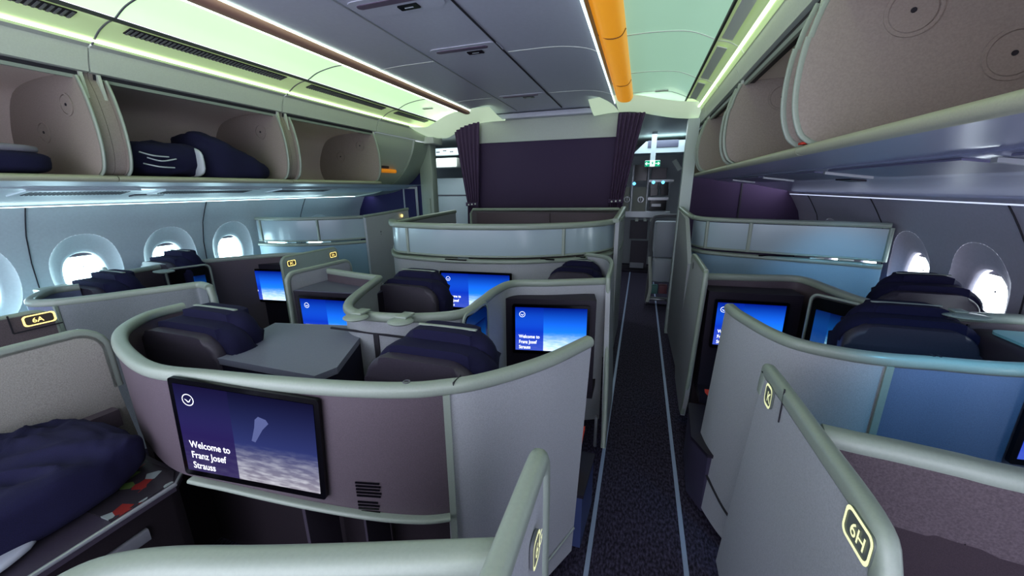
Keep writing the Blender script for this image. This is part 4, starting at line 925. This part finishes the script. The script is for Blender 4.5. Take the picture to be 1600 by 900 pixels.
# consoles along the left windows
for i, (y0_, y1_, lab) in enumerate(((.35, .98, 'cyan lit side console under the left picture edge window'), (1.35, 1.72, 'pale side console behind the left navy headrest'))):
    t = thing('side_console', lab, 'console', (-4.0, (y0_+y1_)/2, 0), 'side consoles at the left windows')
    bm = B(); box(bm, (-3.96, y0_, .1), (-3.70, y1_, 1.02 if i == 0 else 1.06), .02); obj('console_body', bm, M_PSU, t)
    bm = B(); box(bm, (-4.0, y0_-.01, 1.02 if i == 0 else 1.06), (-3.68, y1_+.01, 1.05 if i == 0 else 1.10), .01); obj('console_top', bm, M_CAP if i else M_NAVY2, t)

# ================================================================== BLANKETS IN THE LEFT BINS
def wrinkle(bm, c, a, f):
    for v in bm.verts:
        d = v.co-V(c); v.co += d.normalized()*(a*noise.noise(v.co*f)+a*.6*noise.noise(v.co*f*2.6))
t = thing('rolled_blanket', 'rolled navy blanket with white cuff band, left of the pile in the middle left bin', 'blanket', (-3.15, 1.75, 1.84))
bm = B(); pad(bm, (-3.08, 1.75, 1.955), .34, .42, .225, .6, 48, 28); wrinkle(bm, (-3.08, 1.75, 1.955), .028, 7); obj('blanket_roll', bm, M_NAVY, t, 80)
bm = B(); pad(bm, (-3.06, 1.915, 1.945), .36, .035, .20, .6, 32, 12); obj('cuff_band', bm, M_LINING, t, 80)
bm = B()
for k, (dy, z) in enumerate(((-.12, 1.985), (-.08, 1.955), (-.10, 1.92))):
    rail(bm, smooth_path([V((-2.905-.01*k, 1.75+dy-.06, z)), V((-2.89, 1.75+dy, z-.018)), V((-2.905, 1.75+dy+.09, z-.02+.02*(k % 2)))], 5), .016, .008, 2)
obj('pale_folds', bm, M_LINING, t)
t = thing('blanket_pile', 'large navy blanket heap filling the right half of the middle left bin', 'blanket', (-3.15, 2.2, 1.84))
bm = B(); pad(bm, (-3.12, 2.21, 1.945), .46, .56, .28, .6, 52, 30)
for v in bm.verts:
    v.co.z += max(0, v.co.z-1.90)*max(-.7, min(.7, (2.2-v.co.y)*2.6)); v.co.z = max(v.co.z, 1.842)
wrinkle(bm, (-3.12, 2.21, 1.945), .02, 8); obj('blanket_heap', bm, M_NAVY, t, 80)
t = thing('folded_blanket', 'folded blanket, grey over navy, in the left bin at the picture edge', 'blanket', (-3.15, .8, 1.84))
bm = B(); pad(bm, (-3.10, .94, 1.90), .42, .56, .12, .5, 40, 20); wrinkle(bm, (-3.10, .94, 1.9), .012, 8); obj('blanket_body', bm, M_NAVY, t, 80)
bm = B(); pad(bm, (-3.11, .92, 1.965), .40, .54, .05, .5, 40, 16); wrinkle(bm, (-3.11, .92, 1.965), .012, 9); obj('grey_cover', bm, mat('blanket_grey', (130, 128, 140), .85), t, 80)

# ================================================================== FRONT OF THE CABIN
bm = B(); box(bm, (-2.27, YB, 0), (-.22, YB+.05, 2.7)); struct('wall_front', bm, M_PURPLE)
bm = B(); box(bm, (-2.2, YB-.02, 2.335), (-.33, YB-.001, 2.70), .004); struct('trim_20', bm, M_VAL)
bm = B(); box(bm, (-1.95, YB-.13, 2.60), (-.55, YB-.02, 2.66), .01); struct('trim_21', bm, M_CEIL)
bm = B(); q = Y(750, 322, 4.99); 
bm.free()
# side bulkheads
bm = B(); box(bm, (-4.3, 4.97, 0), (-3.02, 5.01, 2.62)); struct('wall_front_left', bm, M_BLUE)
bm = B(); box(bm, (.52, 5.45, 0), (1.95, 5.49, 2.62)); struct('wall_front_right', bm, M_PURPLE)
bm = B(); a = Y(1157, 310, 5.44); box(bm, (a.x-.008, 5.44, .0), (a.x+.008, 5.451, 2.0)); struct('trim_22', bm, M_SEAM)
t = thing('wall_locker', 'narrow blue locker door with pale frame in the left bulkhead', 'locker', (-3.3, 4.95, 0))
a, b = Y(629, 292, 4.96), Y(655, 335, 4.96)
bm = B(); box(bm, (a.x, 4.955, .3), (b.x, 4.968, a.z), .004); obj('locker_frame', bm, MATS['shell_grey'], t)
bm = B(); box(bm, (a.x+.03, 4.948, .34), (b.x-.04, 4.957, a.z-.03), .003); obj('locker_door', bm, M_BLUE, t)
# door posts
bm = B(); box(bm, (-3.03, 4.9, 0), (-2.83, 5.05, 2.50), .015); box(bm, (-2.98, 4.885, .2), (-2.88, 4.9, 1.62), .006); struct('trim_23', bm, M_CAP)
bm = B(); prism(bm, [(.385, 4.72, 0), (.50, 4.72, 0), (.53, 4.72, 2.45), (.415, 4.72, 2.45)], (0, .12, 0)); struct('trim_24', bm, mat('post_pale', (196, 206, 204), .4))
bm = B(); box(bm, (-3.05, 4.80, 2.345), (-2.72, 5.05, 2.54), .01); struct('trim_25', bm, M_VAL)
# sculpted white canopies where the side ceilings end
M_CAN = mat('canopy_glow', (226, 232, 220), .3, coat=.3, emis=.38, ecol=(215, 240, 205))  # emission paints the lamp glow that falls on the canopies
def canopy(name, prof, y0, y1, dip):
    bm = B(); top = cframe(prof, 5); rows = []
    for k in range(7):
        f = k/6; y = y0+(y1-y0)*f; dz = -dip*math.sin(f*PI/2)
        rows.append([bm.verts.new((x, y+.10*math.sin((x-prof[0][0])/(prof[-1][0]-prof[0][0])*PI), z+dz)) for x, z in top])
    for r0, r1 in zip(rows, rows[1:]):
        for i in range(len(top)-1): bm.faces.new((r0[i], r0[i+1], r1[i+1], r1[i]))
    last = rows[-1]; low = [bm.verts.new(v.co+V((0, .05, .05))) for v in last]
    for i in range(len(top)-1): bm.faces.new((last[i], last[i+1], low[i+1], low[i]))
    struct(name, bm, M_CAN)
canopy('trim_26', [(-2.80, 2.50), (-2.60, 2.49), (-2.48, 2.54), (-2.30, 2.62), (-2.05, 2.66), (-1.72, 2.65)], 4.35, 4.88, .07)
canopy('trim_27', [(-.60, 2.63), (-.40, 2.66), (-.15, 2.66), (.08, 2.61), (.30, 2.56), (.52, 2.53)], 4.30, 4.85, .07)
# curtains
def curtain(label, a0, a1, b0, b1, y, amp, folds, zb=.05):
    t = thing('curtain', label, 'curtain', ((a0.x+a1.x)/2, y, a0.z), 'aisle curtains')
    bm = B(); rows = []; n = folds*8; zmid = b0.z
    for j in range(25):
        f = j/24
        if f < .75: g = f/.75; z = a0.z+(zmid-a0.z)*g; x0 = a0.x+(b0.x-a0.x)*g**1.15; x1 = a1.x+(b1.x-a1.x)*g**.9
        else: g = (f-.75)/.25; z = zmid+(zb-zmid)*g; sp = .06*math.sin(min(1, g*1.4)*PI/2); x0 = b0.x-sp*.3; x1 = b1.x+sp*.3
        rows.append([bm.verts.new((x0+(x1-x0)*i/n, y+amp*math.sin(2*PI*folds*i/n+.4*math.sin(f*5))*(1-.3*f), z)) for i in range(n+1)])
    for r0, r1 in zip(rows, rows[1:]):
        for i in range(n): bm.faces.new((r0[i], r0[i+1], r1[i+1], r1[i]))
    obj('cloth', bm, M_CURT, t, 180)
    bm = B(); rail(bm, [V((b0.x-.01, y-.035, zmid)), V((b1.x+.01, y-.035, zmid))], .012, .05, 2); ti = obj('tie_band', bm, M_PURPLE, t)
    bm = B()
    for k in range(3): disc(bm, (b0.x+(b1.x-b0.x)*(.2+.3*k), y-.043, zmid+.005*(k-1)), (0, -1, 0), .011, .006, 10)
    obj('snap_studs', bm, M_WHITE, ti)
    return t
yc = 4.90
curtain('purple pleated curtain tied back on the left of the front bulkhead', Y(708, 192, yc), Y(749, 186, yc), Y(731, 319, yc), Y(748, 319, yc), yc, .022, 6)
curtain('purple pleated curtain tied back on the right of the front bulkhead', Y(966, 178, yc), Y(1009, 176, yc), Y(952, 314, yc), Y(973, 314, yc), yc, .022, 6)

# ---- beyond the doorways
bm = B(); quad(bm, (-4.6, 9.2, 0), (2.4, 9.2, 0), (2.4, 9.2, 2.9), (-4.6, 9.2, 2.9)); struct('wall_far', bm, MATS['shell_grey'])
bm = B(); quad(bm, (-4.6, 5.06, 2.62), (2.4, 5.06, 2.62), (2.4, 9.2, 2.62), (-4.6, 9.2, 2.62)); struct('ceiling.005', bm, M_VAL)
for nm, x in (('wall_far_left', -4.3), ('wall_far_right', 1.9)):
    bm = B(); quad(bm, (x, 5.5, 0), (x, 9.2, 0), (x, 9.2, 2.62), (x, 5.5, 2.62)); struct(nm, bm, M_SIDE)
t = thing('far_wall_cabinet', 'pale cabinet with shelf box seen through the left doorway', 'cabinet', (-3.6, 7.0, 0))
a, b = Y(672, 345, 6.8), Y(745, 230, 6.8)
bm = B(); box(bm, (a.x, 6.8, 0), (b.x, 7.1, 1.95), .01); obj('cabinet_body', bm, mat('far_cabinet', (128, 142, 146), .4), t)
p0, p1 = Y(680, 263, 6.7), Y(719, 247, 6.7); bm = B(); box(bm, (p0.x, 6.55, p0.z), (p1.x, 6.8, p1.z), .02); obj('shelf_box', bm, M_WHITE, t)
p0, p1 = Y(679, 244, 6.7), Y(722, 231, 6.7); bm = B(); box(bm, (p0.x, 6.6, p0.z), (p1.x, 6.8, p1.z), .01); obj('vent_panel', bm, M_PSU, t)
bm = B()
for k in range(3): box(bm, (p0.x+.1+.14*k, 6.592, p0.z+.05+.02*(k % 2)), (p0.x+.17+.14*k, 6.6, p0.z+.065+.02*(k % 2)))
obj('vent_slots', bm, M_SEAM, t)
bm = B(); z_ = Y(700, 305, 6.8).z; box(bm, (a.x, 6.79, z_-.008), (b.x, 6.8, z_+.008)); obj('panel_groove', bm, M_SEAM, t)

# ---- galley behind the right doorway
GY = 8.2
t = thing('galley', 'galley wall with lockers and ovens seen through the right doorway', 'galley', (.2, GY+.3, 0))
def G(px0, py0, px1, py1): a = Y(px0, py0, GY); b = Y(px1, py1, GY); return a.x, b.z, b.x, a.z
x0, z0, x1, z1 = G(955, 420, 1090, 240)
bm = B(); box(bm, (x0, GY, 0), (x1+.3, GY+.6, z1), .005); obj('galley_body', bm, M_DARK, t)
def comp(nm, r, m, d=.02, par=None):
    x0, z0, x1, z1 = G(*r); bm = B(); box(bm, (x0, GY-d, z0), (x1, GY+.01, z1), .008); return obj(nm, bm, m, par or t)
comp('counter', (976, 338, 1046, 331), M_SILVER, .10)
M_LOCK = mat('locker_olive', (122, 122, 116), .45)
for r in ((974, 330, 984, 293), (987, 330, 1011, 293)):
    k = comp('locker_door', r, M_LOCK); x_0, z_0, x_1, z_1 = G(*r)
    bm = B(); c = V(((x_0*.4+x_1*.6), GY-.022, (z_0+z_1)/2)); disc(bm, c, (0, -1, 0), .06, .01, 20, .042); box(bm, c+V((-.012, -.02, -.05)), c+V((.012, 0, .05)), .004); obj('latch', bm, M_STEEL, k)
for r in ((1016, 305, 1028, 296), (1032, 305, 1044, 296), (1016, 295, 1028, 285), (1032, 295, 1044, 285)):
    k = comp('coffee_maker', r, M_BLACK, .015)
k = comp('oven', (1015, 328, 1041, 312), M_BLACK, .02); comp('oven_handle', (1018, 322, 1032, 319), M_STEEL, .04, k)
comp('upper_locker', (1018, 279, 1042, 263), mat('upper_mauve', (84, 74, 84), .3), .02)
comp('upper_locker', (990, 282, 1012, 258), M_BLACK, .015)
for r in ((1010, 331, 1013, 262), (1013, 284, 1053, 281), (1043, 332, 1047, 283), (1012, 312, 1044, 309), (987, 332, 989, 258)): comp('steel_frame', r, M_STEEL, .04)
bm = B()
for px_, py_ in ((991, 287), (1021, 285), (1036, 285)): disc(bm, Y(px_, py_, GY-.045), (0, -1, 0), .03, .01, 14)
obj('blue_lamp', bm, emit('blue_lamp', (90, 190, 240), 2.5), t)
for r in ((984, 372, 1012, 345), (984, 415, 1012, 377)):
    comp('cart_door', r, mat('cart_mauve', (72, 66, 76), .5), .02)
k = comp('kick_panel', (984, 417, 1005, 411), M_STEEL, .03)
for px_ in (995, 1008, 1018): comp('turn_latch', (px_-2, 345, px_+2, 341), M_WHITE, .04)
# sloping ceiling box, exit sign, grab handle
t = thing('ceiling_box', 'pale sloping overhead box before the galley', 'overhead box', (.2, 7.5, 2.4))
a, b = Y(1004, 234, 7.4), Y(1076, 218, 7.4)
bm = B(); prism(bm, [(a.x-.15, 7.4, a.z-.06), (a.x+.05, 7.4, b.z), (b.x+.2, 7.4, b.z), (b.x+.2, 7.4, a.z-.06)], (0, .6, 0)); obj('box_body', bm, M_PSU, t)
a, b = Y(1012, 231, 7.39), Y(1036, 219, 7.39); bm = B(); box(bm, (a.x, 7.38, a.z), (b.x+.25, 7.4, b.z), .004); obj('box_lid', bm, mat('lid_mauve', (110, 112, 134), .4), t)
t = thing('exit_sign', 'green running-man exit sign with two white arrows above the right doorway', 'exit sign', (.25, 7.0, 2.2))
a, b = Y(1007, 261, 6.95), Y(1032, 250, 6.95); a, b = (min(a.x, b.x), a.z), (b.x, b.z)
bm = B(); box(bm, (a[0], 6.96, a[1]), (b[0], 7.0, b[1]), .008); obj('sign_case', bm, M_WHITE, t)
w_, h_ = (b[0]-a[0])/3, b[1]-a[1]; M_GR = emit('exit_green', (20, 150, 112), 1.0); M_WG = emit('exit_white', (220, 255, 240), 1.2)
for k in range(3):
    cx, cz = a[0]+w_*(k+.5), (a[1]+b[1])/2; bm = B(); plate(bm, (cx, 6.957, cz), (1, 0, 0), (0, 0, 1), w_*.94, h_*.86, .01, .003); f = obj('sign_face', bm, M_WG if k == 1 else M_GR, t)
    bm = B(); s = h_*.36
    if k != 1:
        d_ = -1 if k == 0 else 1
        for pl in ([(-.9, .14), (.25, .14), (.25, -.14), (-.9, -.14)], [(.2, .75), (.95, 0), (.2, -.75), (.0, -.55), (.5, 0), (.0, .55)]):
            bm.faces.new([bm.verts.new((cx+d_*u*s, 6.952, cz+v*s)) for u, v in pl])
        obj('arrow', bm, M_WG, f, 0)
    else:
        for pl in ([(-.15, .95), (.15, .95), (.2, .65), (-.1, .6)], [(-.35, .5), (.25, .55), (.3, -.1), (-.1, -.15)], [(.2, .45), (.6, .15), (.5, .05), (.15, .3)], [(-.3, .45), (-.65, .1), (-.55, .02), (-.2, .25)], [(.1, -.1), (.55, -.5), (.35, -.95), (.2, -.9), (.35, -.5), (.0, -.15)], [(-.1, -.1), (-.25, -.55), (-.65, -.75), (-.6, -.9), (-.1, -.65), (.12, -.15)]):
            bm.faces.new([bm.verts.new((cx+u*s, 6.952, cz+v*s)) for u, v in pl])
        obj('running_figure', bm, M_GR, f, 0)
bm = B(); box(bm, ((a[0]+b[0])/2-.04, 6.97, b[1]), ((a[0]+b[0])/2+.04, 6.99, 2.62)); obj('hanger', bm, M_PSU, t)
a = Y(1058, 257, GY-.018); bm = B(); rail(bm, [a+V((-.06, 0, .08)), a+V((.06, 0, -.10))], .03, .09, 3); tag(obj('grab_bar', bm, M_WHITE), 'white slanted grab handle right of the exit sign', 'handle')
# crew jump seat
t = thing('jump_seat', 'pale grey folding crew seat in the right doorway', 'crew seat', (.35, 6.0, 0))
JY = 5.9
def J(px, py): return Y(px, py, JY)
a, b, c = J(1019, 402), J(1056, 346), J(1017, 440)
bm = B(); box(bm, (a.x, JY, a.z), (b.x+.06, JY+.10, b.z), .03, 3); obj('backrest', bm, mat('jump_grey', (196, 204, 214), .45), t)
bm = B(); box(bm, (c.x, JY-.03, c.z), (b.x+.06, JY+.10, a.z-.01), .03, 3); obj('seat_pan', bm, MATS['jump_grey'], t)
d = J(1009, 470); e = J(1014, 350)
bm = B(); rail(bm, smooth_path([V((d.x, JY-.02, d.z)), V((d.x+.02, JY-.02, a.z)), V((a.x-.04, JY-.01, a.z+.15)), V((a.x-.03, JY, b.z)), V((a.x+.06, JY+.02, b.z+.07)), V((b.x+.06, JY+.02, b.z+.075))], 5), .05, .03, 3, up=V((0, 1, 0))); obj('frame', bm, M_GREY, t)
bm = B(); box(bm, (c.x-.06, JY-.02, d.z+.02), (b.x+.06, JY+.1, d.z+.05), .005); box(bm, (b.x-.0, JY+.02, .0), (b.x+.05, JY+.1, c.z), .005); box(bm, (c.x-.05, JY+.02, .0), (c.x, JY+.1, c.z), .005); obj('base_frame', bm, M_STEEL, t)
bm = B(); q = J(1016, 447); rail(bm, smooth_path([J(1015, 400)+V((0, -.06, 0)), q+V((0, -.06, 0)), J(1011, 470)+V((0, -.06, 0))], 4), .045, .012, 2, up=V((0, 1, 0))); obj('strap', bm, M_WHITE, t)
for px_, m_, nm in ((1019, mat('box_teal', (120, 170, 170), .5), 'teal_box'), (1034, mat('box_pink', (160, 110, 120), .5), 'pink_box')):
    q = J(px_, 459); bm = B(); box(bm, q+V((-.05, 0, -.0)), q+V((.07, .1, .13)), .008); obj(nm, bm, m_, t)

# ================================================================== LIGHT
W = bpy.data.worlds.new('cabin_world'); SC.world = W; W.use_nodes = True
W.node_tree.nodes['Background'].inputs[0].default_value = lin((198, 200, 216)); W.node_tree.nodes['Background'].inputs[1].default_value = 3.4
def area(name, loc, rot, sx, sy, pw, col):
    l = bpy.data.lights.new(name, 'AREA'); l.shape = 'RECTANGLE'; l.size = sx; l.size_y = sy; l.energy = pw; l.color = col
    o = bpy.data.objects.new(name, l); COL.objects.link(o); o.location = loc; o.rotation_euler = rot; return o
area('galley_light', (.2, 6.9, 2.58), (0, 0, 0), 1.0, 1.6, 13, (.8, .95, 1))
area('far_light', (-3.4, 6.0, 2.55), (0, 0, 0), .8, .8, 15, (.9, 1, 1))
# slim wash lights along the tops of the side walls and added spots that cast a blue glow on the right shells
M_WASH = emit('wall_wash', (205, 232, 236), 3.4)
bm = B(); box(bm, (-3.99, Y0, 1.654), (-3.965, 4.7, 1.660)); struct('trim_28', bm, M_WASH)
bm = B(); box(bm, (1.565, Y0, 1.654), (1.59, 5.1, 1.660)); struct('trim_30', bm, emit('wall_wash_dim', (190, 200, 230), 1.0))
def spot(name, loc, to, pw, col, ang=60):
    l = bpy.data.lights.new(name, 'SPOT'); l.energy = pw; l.color = col; l.spot_size = math.radians(ang); l.spot_blend = .8; l.shadow_soft_size = .03
    o = bpy.data.objects.new(name, l); COL.objects.link(o); o.location = loc; o.rotation_euler = (V(to)-V(loc)).to_track_quat('-Z', 'Y').to_euler()
spot('added_blue_spot', (1.15, 1.1, 1.74), (1.25, 1.62, .85), 16, (.12, .6, 1.0), 80)
spot('added_blue_spot', (1.35, 3.0, 1.72), (1.5, 3.6, .9), 9, (.15, .6, 1.0), 70)
SC.view_settings.view_transform = 'Standard'; SC.view_settings.look = 'Medium High Contrast'; SC.view_settings.exposure = 0.36
